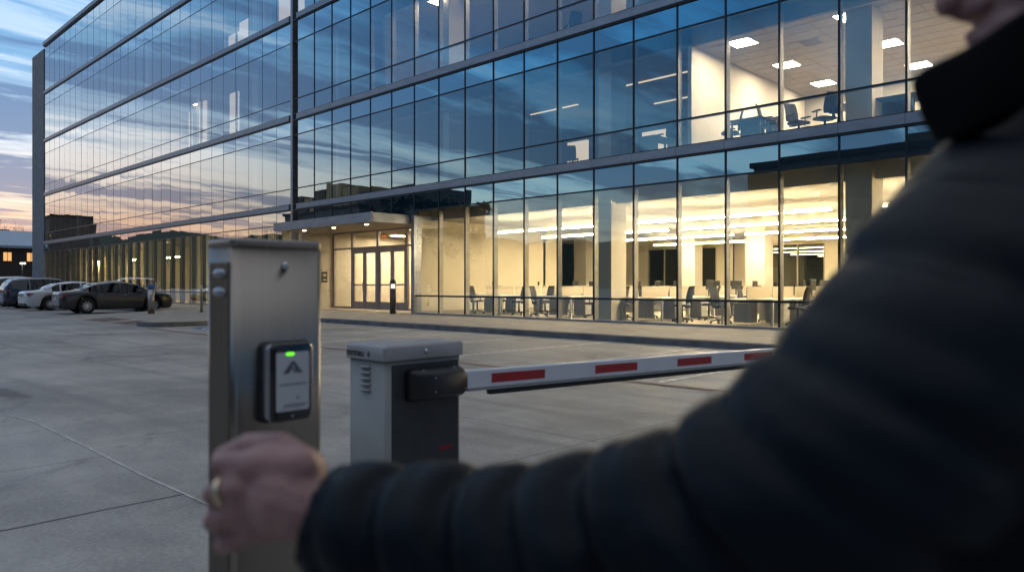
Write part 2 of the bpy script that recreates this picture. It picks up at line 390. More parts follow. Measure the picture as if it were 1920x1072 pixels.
def rounded(points, rad):
    """polygon with some corners rounded: points = [(x, y, r)]"""
    out = []; n = len(points)
    for i, (x, y, r) in enumerate(points):
        p = Vector((x, y)); a = Vector(points[i - 1][:2]); b = Vector(points[(i + 1) % n][:2])
        if r == 0: out.append((x, y)); continue
        u = (a - p).normalized(); w = (b - p).normalized()
        for k in range(9):
            t = k / 8; q = (1 - t) ** 2 * (p + u * r) + 2 * t * (1 - t) * p + t * t * (p + w * r); out.append((q.x, q.y))
    return out
walk = rounded([(-90, 13.0, 0), (-34.5, 13.0, 0), (-33.2, 10.7, .5), (-25.7, 10.5, .4), (-24.9, 8.45, .3), (-23.5, 8.45, .7), (-23.4, KERBY, 1.0), (14, KERBY, 0), (14, 21.5, 0), (-90, 21.5, 0)], 1)
k = MB(); k.prism([(x, y, -.05) for x, y in walk], (0, 0, .05 + WALK - .012)); tag(k.build('kerb', M_KERB), kind='structure')
def inset(poly, d):
    out = []; n = len(poly)
    for i in range(n):
        p = Vector(poly[i]); a = (p - Vector(poly[i - 1])).normalized(); b = (Vector(poly[(i + 1) % n]) - p).normalized()
        nn = (Vector((-a.y, a.x)) + Vector((-b.y, b.x)))
        out.append(tuple(p + nn.normalized() * d))
    return out
wk = inset(walk, .15)
k = MB(); k.prism([(x, y, .02) for x, y in wk], (0, 0, WALK - .02)); tag(k.build('sidewalk', M_WALK), kind='structure')

def mark(name, x0, x1, y0, y1, m, z=.004):
    b = MB(); b.quad((x0, y0, z), (x1, y0, z), (x1, y1, z), (x0, y1, z)); return tag(b.build(name, m, recalc=False), kind='structure')
for i in range(-3, 7):
    xx = -10.1 - 2.33 * i
    if xx > -22.9: mark('parking_line', xx - .05, xx + .05, 8.45, KERBY - .03, M_PAINTF)
mark('fire_lane_line', -23.2, 12, 8.17, 8.30, M_PAINTR, .008)
for i in range(6): mark('parking_line', -39.9 - 3.0 * i - .05, -39.9 - 3.0 * i + .05, 8.2, 12.9, M_PAINTF)
b = MB()                                       # the thin white lane line with its slight bend
pts = [(-30, .9), (-14, 1.42), (-10.5, 1.60), (-8.9, 1.74), (-8.2, 1.87), (-6.6, 1.875), (-5.3, 1.86), (-4.4, 1.88), (-2.0, 1.89), (6, 1.9)]
for (xa, ya), (xb, yb) in zip(pts, pts[1:]):
    b.quad((xa, ya - .008, .004), (xb, yb - .008, .004), (xb, yb + .008, .004), (xa, ya + .008, .004))
tag(b.build('lane_line', M_PAINTW, recalc=False), kind='structure')
mark('accessible_bay_marking', -22.3, -20.9, 9.1, 10.4, M_PAINTB, .008)
b = MB(); b.lathe([(.30, 0), (.42, 0)], 24, (-21.4, 9.55, .012), caps=False); b.box(-21.55, -21.25, 9.9, 10.3, .012, .013); tag(b.build('accessible_bay_symbol', M_PAINTW, recalc=False), kind='structure')
def rz_(y): return .004 + (y - 8.3) / 2.4 * (WALK - .004)
b = MB(); b.add([(-33.6, 8.3, .004), (-25.2, 8.3, .004), (-25.55, 10.7, WALK + .002), (-33.0, 10.75, WALK + .002), (-33.6, 8.3, -.05), (-25.2, 8.3, -.05), (-25.55, 10.7, -.05), (-33.0, 10.75, -.05)], [(0, 1, 2, 3), (4, 5, 6, 7), (0, 1, 5, 4), (1, 2, 6, 5), (2, 3, 7, 6), (3, 0, 4, 7)]); tag(b.build('kerb_ramp', M_WALK), kind='structure')
for x0, y0, w in ((-30.2, 8.5, 2.2), (-27.2, 8.45, 1.7)):
    b = MB(); b.quad((x0, y0, rz_(y0) + .005), (x0 + w, y0, rz_(y0) + .005), (x0 + w, y0 + .9, rz_(y0 + .9) + .005), (x0, y0 + .9, rz_(y0 + .9) + .005)); tag(b.build('tactile_paving', M_TACT, recalc=False), kind='structure')

# ------------------------------------------------------------------ OFFICE BUILDING
LEV = [WALK, 5.05, 9.35, 14.15, 18.40, 22.70]
LOWT = [.87, 5.93, 10.22, None, None]          # lower transom height per storey
UPT = [4.22, 8.50, 12.98, 17.30, 21.40]        # upper transom
W = 1.483
XR = [-5.2 - W * k for k in range(-5, 19)]      # right wing mullions, from right to left
XJ = -32.42                                     # joint post
XL = [-32.46 - 1.487 * j for j in range(0, 30)]
XEND = XL[-1] - .1
XRIGHT = XR[0]
bld = thing('office_building', 'long five-storey glass curtain-wall office building with a canopied entrance and lit ground floor', 'building', (-40, D, 0))
def bp(mb, name, mats, bevel=0, **kw): return mb.build(name, mats, bld, world=True, bevel=bevel, **kw)

# windows: one per bay and storey
def window_mb(mb, x0, x1, st, only_top=False):
    zb = LEV[st] + (.09 if st else .06); zt = LEV[st + 1] - .12
    lo, up = LOWT[st], UPT[st]
    j = lambda: random.uniform(-.0026, .0026)
    def pane(a, b, mi):
        t1, t2 = j(), j()
        mb.quad((x0, D + t1, a), (x1, D - t1, a), (x1, D - t1 + t2, b), (x0, D + t1 + t2, b), mi)
    if only_top: pane(4.05, zt, 1); return
    if lo: pane(zb, lo, 0); pane(lo, up, 0)
    else: pane(zb, up, 0)
    pane(up, zt, 1)
cells = []
for a, c in zip(XR, XR[1:]):
    for st in range(5):
        only = st == 0 and a < -22.8
        cells.append((c, a, st, only, (0 if st < 3 else 6) + abs(a) * .1 + (4 if a > -3 else 0)))
for a, c in zip(XL, XL[1:]):
    for st in range(5): cells.append((c, a, st, False, 3.0 + abs(a) * .1))
cells.sort(key=lambda q: q[4])
rest = MB()
for i, (x0, x1, st, only, _) in enumerate(cells):
    if i < 100:
        mb = MB(); window_mb(mb, x0, x1, st, only); bp(mb, 'window', [G_VIS, G_SPA], recalc=False)
    else: window_mb(rest, x0, x1, st, only)
tag(bp(rest, 'window', [G_VIS, G_SPA], recalc=False), kind='stuff')

# mullions: dark cap outside, painted body inside
def mullion(x, z0, z1, hw=.024, dep=.20, pro=.022):
    mb = MB(); mb.box(x - hw, x + hw, D - pro, D + .012, z0, z1, 0); mb.box(x - .024 - .2 * (hw - .01), x + .024 + .2 * (hw - .01), D + .012, D + dep, z0, z1, 1)
    return bp(mb, 'mullion', [M_MULL, M_MULLIN])
for i, x in enumerate(XR[1:-1]):
    if x < -22.8: mullion(x, 4.05, LEV[5])
    else: mullion(x, WALK + .03, LEV[5])
for x in XL[1:-1]:
    mullion(x, WALK + .03, LEV[5], .011, .10, .006)
    mb = MB(); mb.box(x - .04, x + .04, D + .105, D + .29, WALK + .03, 4.22); bp(mb, 'inner_fin', M_MULL)
mb = MB(); mb.box(XJ - .10, XJ - .01, D - .05, D + .25, 3.9, LEV[5] + .05, 0); mb.box(XJ - .01, XJ + .03, D - .02, D + .25, 3.9, LEV[5] + .05, 1); mb.box(XJ + .03, XJ + .13, D - .07, D + .25, WALK, LEV[5] + .05, 0); bp(mb, 'joint_post', [M_CANOPY, M_MULL])
mb = MB(); mb.box(-23.13, -22.93, D - .07, D + .3, WALK, 4.04); bp(mb, 'corner_post', M_CANOPY)
# transoms
for st in range(5):
    for z in (LOWT[st], UPT[st]):
        if z is None: continue
        for (xa, xb) in ((-22.95 if (st == 0) else XJ + .17, XRIGHT), (XEND, XJ - .17)):
            mb = MB(); mb.box(xa, xb, D - (.018 if xa > -30 or xb > -30 else .004), D + .010, z - .024, z + .024, 0); mb.box(xa, xb, D + .010, D + .09, z - .03, z + .03, 1)
            bp(mb, 'transom', [M_MULL, M_MULL if st == 0 else M_MULLIN])
# storey bands, with a dark gasket line below and panel joints
for st in range(1, 6):
    z = LEV[st]
    for (xa, xb, xs) in ((XJ + .17, XRIGHT, XR), (XEND, XJ - .17, XL)):
        mb = MB()
        if st == 5:
            mb.box(xa, xb, D - .16, D + .3, z - .14, z + .16, 0); mb.box(xa, xb, D - .10, D + .2, z - .24, z - .14, 1)
        else:
            for a, c in zip(xs, xs[1:]): mb.box(max(c + .004, xa), min(a - .004, xb), D - .10, D + .006, z - .12, z + .12, 0)
            mb.box(xa, xb, D - .07, D + .004, z - .175, z - .121, 1); mb.box(xa, xb, D - .07, D + .005, z + .121, z + .15, 1)
        bp(mb, 'storey_band', [M_BAND, M_BANDLIP])
for (xa, xb) in ((-22.93, XRIGHT), (XEND, XJ - .17)):
    mb = MB(); mb.box(xa, xb, D - .10, D + .15, WALK - .02, WALK + .07, 0); bp(mb, 'sill', M_BAND)
# end pier and shell
mb = MB(); mb.box(XEND - 3.95, XEND - .04, D - .06, D + 26, 0, 22.35); bp(mb, 'end_pier', M_FIN, bevel=.03)
mb = MB(); mb.box(XEND, XRIGHT + .3, D + .35, D + 26, LEV[5] - .3, LEV[5] + .12); bp(mb, 'roof', M_SLAB)
mb = MB(); mb.box(XEND, XRIGHT + .3, D + 25.5, D + 26, 0, LEV[5] - .3); bp(mb, 'rear_wall', M_GREY)
mb = MB(); mb.box(XRIGHT + .02, XRIGHT + .3, D - .1, D + 25.5, 0, LEV[5] - .3); bp(mb, 'side_wall', M_CREAM)
for st in range(1, 5):
    mb = MB(); mb.box(XEND + .01, XRIGHT - .01, D + .22, D + 25.4, LEV[st] - .35, LEV[st] + .04); bp(mb, 'floor_slab', M_CARPET)
mb = MB(); mb.box(XEND + .01, XRIGHT - .01, D + .16, D + 25.4, WALK - .05, WALK + .012); bp(mb, 'ground_floor', M_CARPET)
# columns behind the glass
CX = [-6.45 - 7.75 * i for i in range(-1, 9)]
for cx_ in CX:
    hw = .31
    zs = [(WALK, LEV[5] - .3)] if cx_ > -21 or cx_ < -32.5 else [(LEV[1], LEV[5] - .3)]
    for z0, z1 in zs:
        mb = MB(); mb.box(cx_ - hw, cx_ + hw, D + .62, D + 1.42, z0, z1); bp(mb, 'column', M_COL)
for cx_, cyy in ((-14.2, 29.3), (-6.4, 29.3), (-25.6, 31.8), (-20.2, 34), (-11.0, 34)):
    mb = MB(); mb.box(cx_ - .42, cx_ + .42, cyy, cyy + .8, WALK, 3.9); bp(mb, 'column', M_COL)

# ground floor, right wing: open office
OX0 = -23.0; BACK = 37.0
mb = MB(); mb.box(OX0 - .12, OX0, D + .2, 26.8, WALK, 4.7); bp(mb, 'partition_wall', M_CREAM)
mb = MB(); mb.box(-30, OX0 - .01, 26.8, 26.95, WALK, 4.7); bp(mb, 'partition_wall', M_CREAM)
mb = MB(); mb.box(OX0 + .01, XRIGHT, 19.05, 19.2, 3.88, 4.7); bp(mb, 'ceiling_bulkhead', M_COL)
mb = MB(); mb.box(-30, XRIGHT, 19.2, 43, 3.90, 4.0); bp(mb, 'ceiling', M_CEIL)
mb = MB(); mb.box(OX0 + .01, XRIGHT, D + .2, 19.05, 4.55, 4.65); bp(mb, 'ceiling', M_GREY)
# the back of the room: glazed fronts, blinds and solid piers
def backbay(x0, x1, kind):
    if kind == 'wall': mb = MB(); mb.box(x0, x1, BACK, BACK + .2, WALK, 3.9); bp(mb, 'rear_partition', M_CREAM)
    elif kind == 'blind':
        mb = MB(); mb.box(x0, x1, BACK + .05, BACK + .2, WALK, 3.9); bp(mb, 'rear_partition', M_BLIND)
        m2 = MB(); m2.box(x0 + .02, x0 + .06, BACK, BACK + .04, WALK, 3.9); m2.box(x0 + .9, x0 + .94, BACK, BACK + .04, WALK, 3.9); bp(m2, 'blind_edge', M_MULL)
    elif kind == 'window':
        mb = MB(); mb.box(x0, x1, BACK + .05, BACK + .2, 2.35, 3.9); bp(mb, 'rear_partition', M_BLIND)
        mb = MB(); mb.box(x0, x1, BACK + .06, BACK + .2, WALK, 2.35); bp(mb, 'rear_glazing', G_DARK)
        m2 = MB(); m2.box(x0 + .5, x0 + .56, BACK, BACK + .045, WALK, 2.35); m2.box(x0 + .9, x0 + 1.12, BACK, BACK + .04, WALK, 2.35); m2.box(x0, x1, BACK, BACK + .043, 2.32, 2.37); bp(m2, 'glazing_bar', M_MULLIN)
    elif kind == 'glass':
        mb = MB(); mb.box(x0, x1, BACK + .06, BACK + .2, WALK, 3.35); bp(mb, 'rear_glazing', G_DARK)
        mb = MB(); mb.box(x0, x1, BACK + .02, BACK + .2, 3.35, 3.9); bp(mb, 'rear_partition', M_CREAM)
        m2 = MB(); n = max(1, round((x1 - x0) / 1.25))
        for i in range(n + 1):
            xx = x0 + (x1 - x0) * i / n; m2.box(xx - .03, xx + .03, BACK - .02, BACK + .05, WALK, 3.35)
        bp(m2, 'glazing_bar', M_MULLIN)
for a in ((-30, -27.6, 'wall'), (-27.6, -26.2, 'glass'), (-26.2, -24.6, 'wall'), (-24.6, -20.2, 'glass'), (-20.2, -19.2, 'wall'), (-19.2, -17.0, 'blind'), (-17.0, -14.3, 'glass'), (-14.3, -13.2, 'wall'),
          (-13.2, -9.4, 'window'), (-9.4, -7.6, 'blind'), (-7.6, -4.0, 'glass'), (-4.0, XRIGHT, 'wall')): backbay(*a)
for (yy, z, dk) in ((22.15, 1.36, 0), (22.55, 1.36, 1), (25.5, 1.36, 1)):
    mb = MB(); mb.box(OX0, OX0 + .012, yy - .06, yy + .06, z - .09, z + .09); bp(mb, 'switch_plate', M_BLACK if dk else M_WHITE, bevel=.004)
mb = MB(); mb.box(OX0, OX0 + .02, D + .25, 26.7, WALK + .012, WALK + .12); bp(mb, 'skirting', M_GREY)
mb = MB(); mb.box(-14.0, -13.8, 29.28, 29.3, 1.9, 2.1); bp(mb, 'thermostat', M_WHITE, bevel=.01)

# first floor
mb = MB(); mb.box(-10.98, -10.86, D + .3, 26.3, LEV[1] + .04, 8.06); bp(mb, 'partition_wall', M_CREAM2)
mb = MB(); mb.box(-10.98, XRIGHT, 26.6, 26.75, LEV[1] + .04, 8.06); bp(mb, 'partition_wall', M_CREAM2)
mb = MB(); mb.box(-10.85, XRIGHT, 18.62, 26.6, 8.06, 8.16); bp(mb, 'ceiling', M_CEIL)
m2 = MB()
for xx in [-10.2 + .61 * i for i in range(20)]: m2.box(xx, xx + .014, 18.9, 26.5, 8.052, 8.0595)
for yy in [19.0 + .61 * i for i in range(13)]: m2.box(-10.8, XRIGHT - .1, yy, yy + .014, 8.050, 8.0575)
bp(m2, 'ceiling_grid', M_CEILG)
mb = MB(); mb.box(-10.85, XRIGHT, 18.50, 18.62, 8.04, 8.7); bp(mb, 'ceiling_bulkhead', M_GREY)
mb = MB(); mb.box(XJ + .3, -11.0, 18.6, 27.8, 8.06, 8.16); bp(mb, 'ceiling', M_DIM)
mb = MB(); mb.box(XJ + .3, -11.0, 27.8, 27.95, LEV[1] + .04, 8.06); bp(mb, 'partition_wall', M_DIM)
for x0, x1, y0, h in ((-15.3, -14.3, 22.6, 1.75), (-18.0, -17.05, 21.6, 1.6)):   # self-glowing panels in place of lit patches deeper inside
    mb = MB(); mb.box(x0, x1, y0, y0 + .1, LEV[1] + .04, LEV[1] + .04 + h); bp(mb, 'glowing_partition', L_ROOM)
# second floor rooms
mb = MB(); mb.box(-25.5, XRIGHT, 18.6, 29, 12.55, 12.65); bp(mb, 'ceiling', M_CEIL)
mb = MB(); mb.box(-25.5, XRIGHT, 29, 29.1, LEV[2] + .04, 12.55); bp(mb, 'partition_wall', M_CREAM2)
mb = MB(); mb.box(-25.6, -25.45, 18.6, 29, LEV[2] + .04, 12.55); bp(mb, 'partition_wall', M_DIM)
# left wing rooms, ground floor: a deep lit corridor behind the glass
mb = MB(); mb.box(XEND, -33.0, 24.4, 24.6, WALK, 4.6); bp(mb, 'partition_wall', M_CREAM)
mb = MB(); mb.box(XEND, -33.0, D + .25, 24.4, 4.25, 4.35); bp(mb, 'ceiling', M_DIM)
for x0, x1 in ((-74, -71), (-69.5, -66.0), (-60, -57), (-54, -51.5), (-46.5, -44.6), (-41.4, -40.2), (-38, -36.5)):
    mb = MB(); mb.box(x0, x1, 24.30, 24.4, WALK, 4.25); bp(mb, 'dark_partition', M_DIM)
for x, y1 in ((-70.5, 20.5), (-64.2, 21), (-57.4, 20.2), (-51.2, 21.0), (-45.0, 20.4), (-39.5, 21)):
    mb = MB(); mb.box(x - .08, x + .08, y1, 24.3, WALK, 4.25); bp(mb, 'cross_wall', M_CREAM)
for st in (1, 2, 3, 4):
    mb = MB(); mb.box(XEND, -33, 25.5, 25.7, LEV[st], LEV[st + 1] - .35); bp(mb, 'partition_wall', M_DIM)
# glowing panels stand in for lit rooms, slits in the left wing's upper storeys
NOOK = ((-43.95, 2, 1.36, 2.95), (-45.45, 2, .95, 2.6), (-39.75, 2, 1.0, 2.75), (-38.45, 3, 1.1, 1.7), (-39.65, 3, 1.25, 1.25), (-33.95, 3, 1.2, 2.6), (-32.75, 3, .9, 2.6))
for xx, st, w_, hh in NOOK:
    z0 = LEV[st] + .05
    mb = MB(); mb.box(xx - w_, xx, D + .75, D + .85, z0, z0 + hh); bp(mb, 'glowing_partition', L_ROOM)

# entrance recess
EY = 20.25
mb = MB(); mb.box(-32.2, -32.0, D + .25, EY + 6.5, WALK, 4.0); bp(mb, 'entrance_side_wall', M_STONE)
mb = MB(); mb.box(-32.0, -31.985, D + .3, EY, 2.02, 2.035); mb.box(-32.0, -31.985, D + .3, EY, 1.0, 1.015); bp(mb, 'stone_joint', M_GREY)
mb = MB(); mb.box(-32.2, -23.0, EY + 5.6, EY + 5.75, WALK, 3.9); bp(mb, 'lobby_wall', M_CREAM)
mb = MB(); mb.box(-32.0, -23.13, EY + .1, EY + 5.6, 3.8, 3.9); bp(mb, 'lobby_ceiling', M_CEIL)
mb = MB(); mb.box(-28.1, -27.9, EY + 1.4, EY + 5.6, WALK, 3.8); bp(mb, 'lobby_wall', M_CREAM)
mb = MB(); mb.box(-32.2, -23.13, D + .25, EY + .1, 3.86, 4.0); bp(mb, 'recess_soffit', M_SOFFIT)
# glazing bars of the entrance
def ebar(x0, x1, z0, z1, name='entrance_frame', d=.06):
    mb = MB(); mb.box(x0, x1, EY - d, EY + d, z0, z1); return bp(mb, name, M_DOORF, bevel=.008)
ebar(-31.98, -31.88, WALK, 3.86); ebar(-30.42, -30.30, WALK, 3.86); ebar(-28.34, -28.18, WALK, 3.86); ebar(-26.14, -26.02, WALK, 3.86); ebar(-23.3, -23.2, WALK, 3.86)
ebar(-31.88, -23.3, 3.02, 3.10, d=.05); ebar(-31.88, -23.3, 3.78, 3.86, d=.05); ebar(-31.88, -30.42, WALK, WALK + .1, d=.05); ebar(-26.02, -23.3, WALK, WALK + .1, d=.05)
for (x0, x1, z0, z1) in ((-31.88, -30.42, .25, 3.02), (-26.02, -23.3, .25, 3.02), (-31.88, -30.42, 3.1, 3.78), (-30.3, -28.34, 3.1, 3.78), (-28.18, -26.14, 3.1, 3.78), (-26.02, -23.3, 3.1, 3.78)):
    mb = MB(); mb.quad((x0, EY, z0), (x1, EY, z0), (x1, EY, z1), (x0, EY, z1)); bp(mb, 'entrance_glazing', G_DOOR, recalc=False)
for x0, x1, hs in ((-30.30, -29.325, 1), (-29.315, -28.34, -1), (-28.18, -27.165, 1), (-27.155, -26.14, -1)):
    mb = MB(); z0, z1 = WALK + .02, 3.02; s_ = .13
    mb.box(x0 + .004, x0 + s_, EY - .03, EY + .03, z0, z1); mb.box(x1 - s_, x1 - .004, EY - .03, EY + .03, z0, z1)
    mb.box(x0 + s_, x1 - s_, EY - .029, EY + .029, z0, z0 + .34); mb.box(x0 + s_, x1 - s_, EY - .029, EY + .029, z1 - .22, z1); mb.box(x0 + s_, x1 - s_, EY - .045, EY + .028, 1.27, 1.33)
    leaf = bp(mb, 'door', M_DOORF)
    g2 = MB(); g2.quad((x0 + s_, EY, z0 + .34), (x1 - s_, EY, z0 + .34), (x1 - s_, EY, z1 - .22), (x0 + s_, EY, z1 - .22)); p = g2.build('door_glass', G_DOOR, None, recalc=False, loc=bld.location); p.location = (0, 0, 0); p.parent = leaf
    hx = x1 - .07 if hs > 0 else x0 + .07
    h2 = MB(); h2.tube([(hx, EY - .03, 1.02), (hx, EY - .10, 1.02), (hx, EY - .10, 1.42), (hx, EY - .03, 1.42)], .014, 8); p = h2.build('handle', M_CHROME, None, loc=bld.location); p.location = (0, 0, 0); p.parent = leaf
mb = MB(); mb.box(-32.0, -31.97, 19.55, 19.85, 1.42, 1.95); mb.box(-31.97, -31.962, 19.6, 19.8, 1.5, 1.6, 1); mb.box(-31.97, -31.962, 19.6, 19.8, 1.7, 1.86, 1); bp(mb, 'wall_plaque', [M_BLACK, M_GREY])
# canopy
CYF = 16.3
mb = MB(); n = 5
for i in range(n):
    a = -30.7 + 7.5 * i / n; mb.box(a + .004, a + 7.5 / n - .004, CYF, CYF + .06, 3.70, 4.06, 0)
mb.box(-23.26, -23.2, CYF + .064, D - .07, 3.70, 4.06, 0); mb.box(-30.7, -30.64, CYF + .064, D - .07, 3.70, 4.06, 0)
mb.box(-30.63, -23.27, CYF + .07, D - .06, 4.0, 4.05, 0)
cano = bp(mb, 'canopy', M_CANOPY)
mb = MB(); mb.box(-30.63, -23.27, CYF + .064, D + .24, 3.72, 3.78); so = mb.build('soffit', M_SOFFIT, None, loc=bld.location); so.location = (0, 0, 0); so.parent = cano
for x, y in ((-29.6, 17.2), (-27.2, 17.2), (-24.8, 17.2), (-29.6, 19.2), (-27.2, 19.2), (-24.8, 19.2)):
    z = 3.72 if y < 18 else 3.86
    mb = MB(); mb.lathe([(.02, z - .006), (.075, z - .006), (.085, z - .002)], 14, (x, y, 0)); q = mb.build('downlight', L_DOWN, None, loc=bld.location); q.location = (0, 0, 0); q.parent = cano

# ------------------------------------------------------------------ FITTINGS INSIDE
ORD = ['first', 'second', 'third', 'fourth', 'fifth', 'sixth', 'seventh', 'eighth']
def exit_sign():
    t = thing('exit_sign', 'small orange-red lit exit box hanging above the entrance doors inside the lobby', 'exit sign', (-29.2, EY + 1.0, 3.62))
    mb = MB(); mb.box(-.18, .18, -.02, .02, -.08, .08); mb.build('lit_face', L_EXIT, t); mb = MB(); mb.box(-.19, .19, -.015, .025, .081, .1); mb.box(-.01, .01, -.01, .01, .1, .18); mb.build('bracket', M_MULL, t)
exit_sign()
# linear pendants in rows parallel to the glass
proto = None
rows = [20.7, 24.2, 28.4, 33.0]
runs = [(-17.9, 'nearest the entrance side wall'), (-11.0, 'in the middle of the room'), (-4.1, 'towards the right end of the room')]
for ri, yy in enumerate(rows):
    for ci, (xc, where) in enumerate(runs):
        if proto is None:
            t = thing('pendant_light', '', 'pendant light', (0, 0, 0), 0, 'linear pendants over the ground floor desks'); proto = t
            mb = MB(); mb.box(-3.2, 3.2, -.05, .05, -.02, .03); mb.build('housing', M_WHITEM, t)
            mb = MB(); mb.box(-3.18, 3.18, -.045, .045, -.045, -.021); mb.build('diffuser', L_PEND, t)
            mb = MB(); mb.box(-3.18, 3.18, -.045, .045, .031, .04); mb.build('uplight', L_UP, t)
            for xx in (-2.9, 0, 2.9): mb = MB(); mb.tube([(xx, 0, .03), (xx, 0, .5)], .006, 6); mb.build('suspension_rod', M_WHITEM, t)
        else: t = copy_tree(proto)
        t.location = (xc - (.5 if ri % 2 else 0), yy, 3.40)
        t['label'] = f'glowing linear pendant {where}, {ORD[ri]} row from the window'
# lobby lamps
def troffer(x, y, z, label, group, m=L_TROF, w=.6, l=.6):
    t = thing('ceiling_light', label, 'ceiling light', (x, y, z), 0, group)
    mb = MB(); mb.box(-w / 2, w / 2, -l / 2, l / 2, -.012, -.004); mb.build('diffuser', m, t)
    mb = MB()
    for a in ((-w / 2 - .03, -w / 2, -l / 2 - .03, l / 2 + .03), (w / 2, w / 2 + .03, -l / 2 - .03, l / 2 + .03), (-w / 2, w / 2, -l / 2 - .03, -l / 2), (-w / 2, w / 2, l / 2, l / 2 + .03)): mb.box(*a, -.02, -.003)
    mb.build('trim', M_WHITEM, t); return t
troffer(-30.2, EY + 3, 3.8, 'lit ceiling panel in the lobby left of the entrance doors', 'lobby ceiling lights', L_PEND, .5, 1.5)
troffer(-25.6, EY + 2.2, 3.8, 'bright ceiling panel seen above the right entrance doors', 'lobby ceiling lights', L_PEND, .5, 1.5)
for i, x in enumerate((-9.7, -6.8, -3.9, -1.0)):
    for jn, y in enumerate((19.25, 22.15, 25.0)):
        troffer(x, y, 8.06, f'square first-floor ceiling light, {ORD[i]} column from cream wall, {ORD[jn]} row from glass', 'square ceiling lights on the first floor', L_TROF, .62, .62)
t = thing('air_vent', 'square white air vent in the first-floor ceiling between the lights', 'vent', (-8.3, 20.6, 8.06)); mb = MB(); mb.box(-.28, .28, -.28, .28, -.02, -.004); mb.build('vent_plate', M_CEIL, t)
mb = MB(); [mb.box(-.24, .24, -.24 + .08 * q, -.2 + .08 * q, -.028, -.021) for q in range(6)]; mb.build('vent_slat', M_GREY, t)
for i, (x, y, z, l) in enumerate(((-13.0, 20.6, 8.05, 3.4), (-13.6, 23.4, 8.05, 3.4), (-18.6, 21.5, 8.05, 2.4))):
    t = thing('strip_light', ['thin ceiling strip light left of the lit first-floor room, near the glass', 'thin ceiling strip light left of the lit first-floor room, deeper in', 'faint ceiling strip light above the middle of the first floor'][i], 'strip light', (x, y, z), 0, 'strip lights on the dim first floor')
    mb = MB(); mb.box(-l / 2, l / 2, -.04, .04, -.03, -.005); mb.build('diffuser', L_STRIP, t); mb = MB(); mb.box(-l / 2 - .02, l / 2 + .02, -.05, .05, -.004, .01); mb.build('housing', M_WHITEM, t)
for i, (x, y, l) in enumerate(((-22.2, 19.0, 1.6), (-19.2, 19.0, 1.6), (-16.2, 19.0, 1.6), (-13.2, 19.0, 1.6), (-10.2, 19.0, 1.6))):
    troffer(x, y, 12.55, f'warm ceiling panel on the second floor, {ORD[i]} from the left', 'ceiling panels on the second floor', L_DIM, 1.2, .6)
for i, (x, y) in enumerate(((-70.8, 21), (-66.4, 21), (-61.8, 21), (-54.2, 21), (-48.4, 21), (-42.2, 21), (-36.8, 21), (-58.4, 21))):
    t = thing('strip_light', f'warm strip light behind left wing ground-floor glass, {["far left end", "second from the left", "third from the left", "fifth from the left", "sixth from the left", "second nearest the entrance", "nearest the entrance", "fourth from the left"][i]}', 'strip light', (x, y, 3.3), 0, 'strip lights on the ground floor of the left wing')
    mb = MB(); mb.box(-1.1, 1.1, -.08, .08, -.05, 0); mb.build('diffuser', L_LEFT, t)
    mb = MB(); mb.box(-1.12, 1.12, -.085, .085, .001, .03); mb.tube([(-.8, 0, .03), (-.8, 0, .94)], .008, 6); mb.tube([(.8, 0, .03), (.8, 0, .94)], .008, 6); mb.build('housing', M_WHITEM, t)
L_NOOK = emat('nook_lamp', (1.0, .80, .56), 26.0)
for i, (xx, st, w_, hh) in enumerate(NOOK[:1]):
    z = LEV[st] + (hh - .15 if hh > 1.8 else hh + .35)
    t = thing('wall_light', 'small lamp in front of the brightest glowing panel of the left wing, third storey', 'wall light', (xx - w_ / 2, D + .42, z))
    mb = MB(); mb.box(-.2, .2, -.04, .04, -.03, .03); mb.build('diffuser', L_NOOK, t); mb = MB(); mb.box(-.21, .21, -.045, .045, .031, .05); mb.box(-.02, .02, .0, .33, .051, .07); mb.build('bracket', M_WHITEM, t)

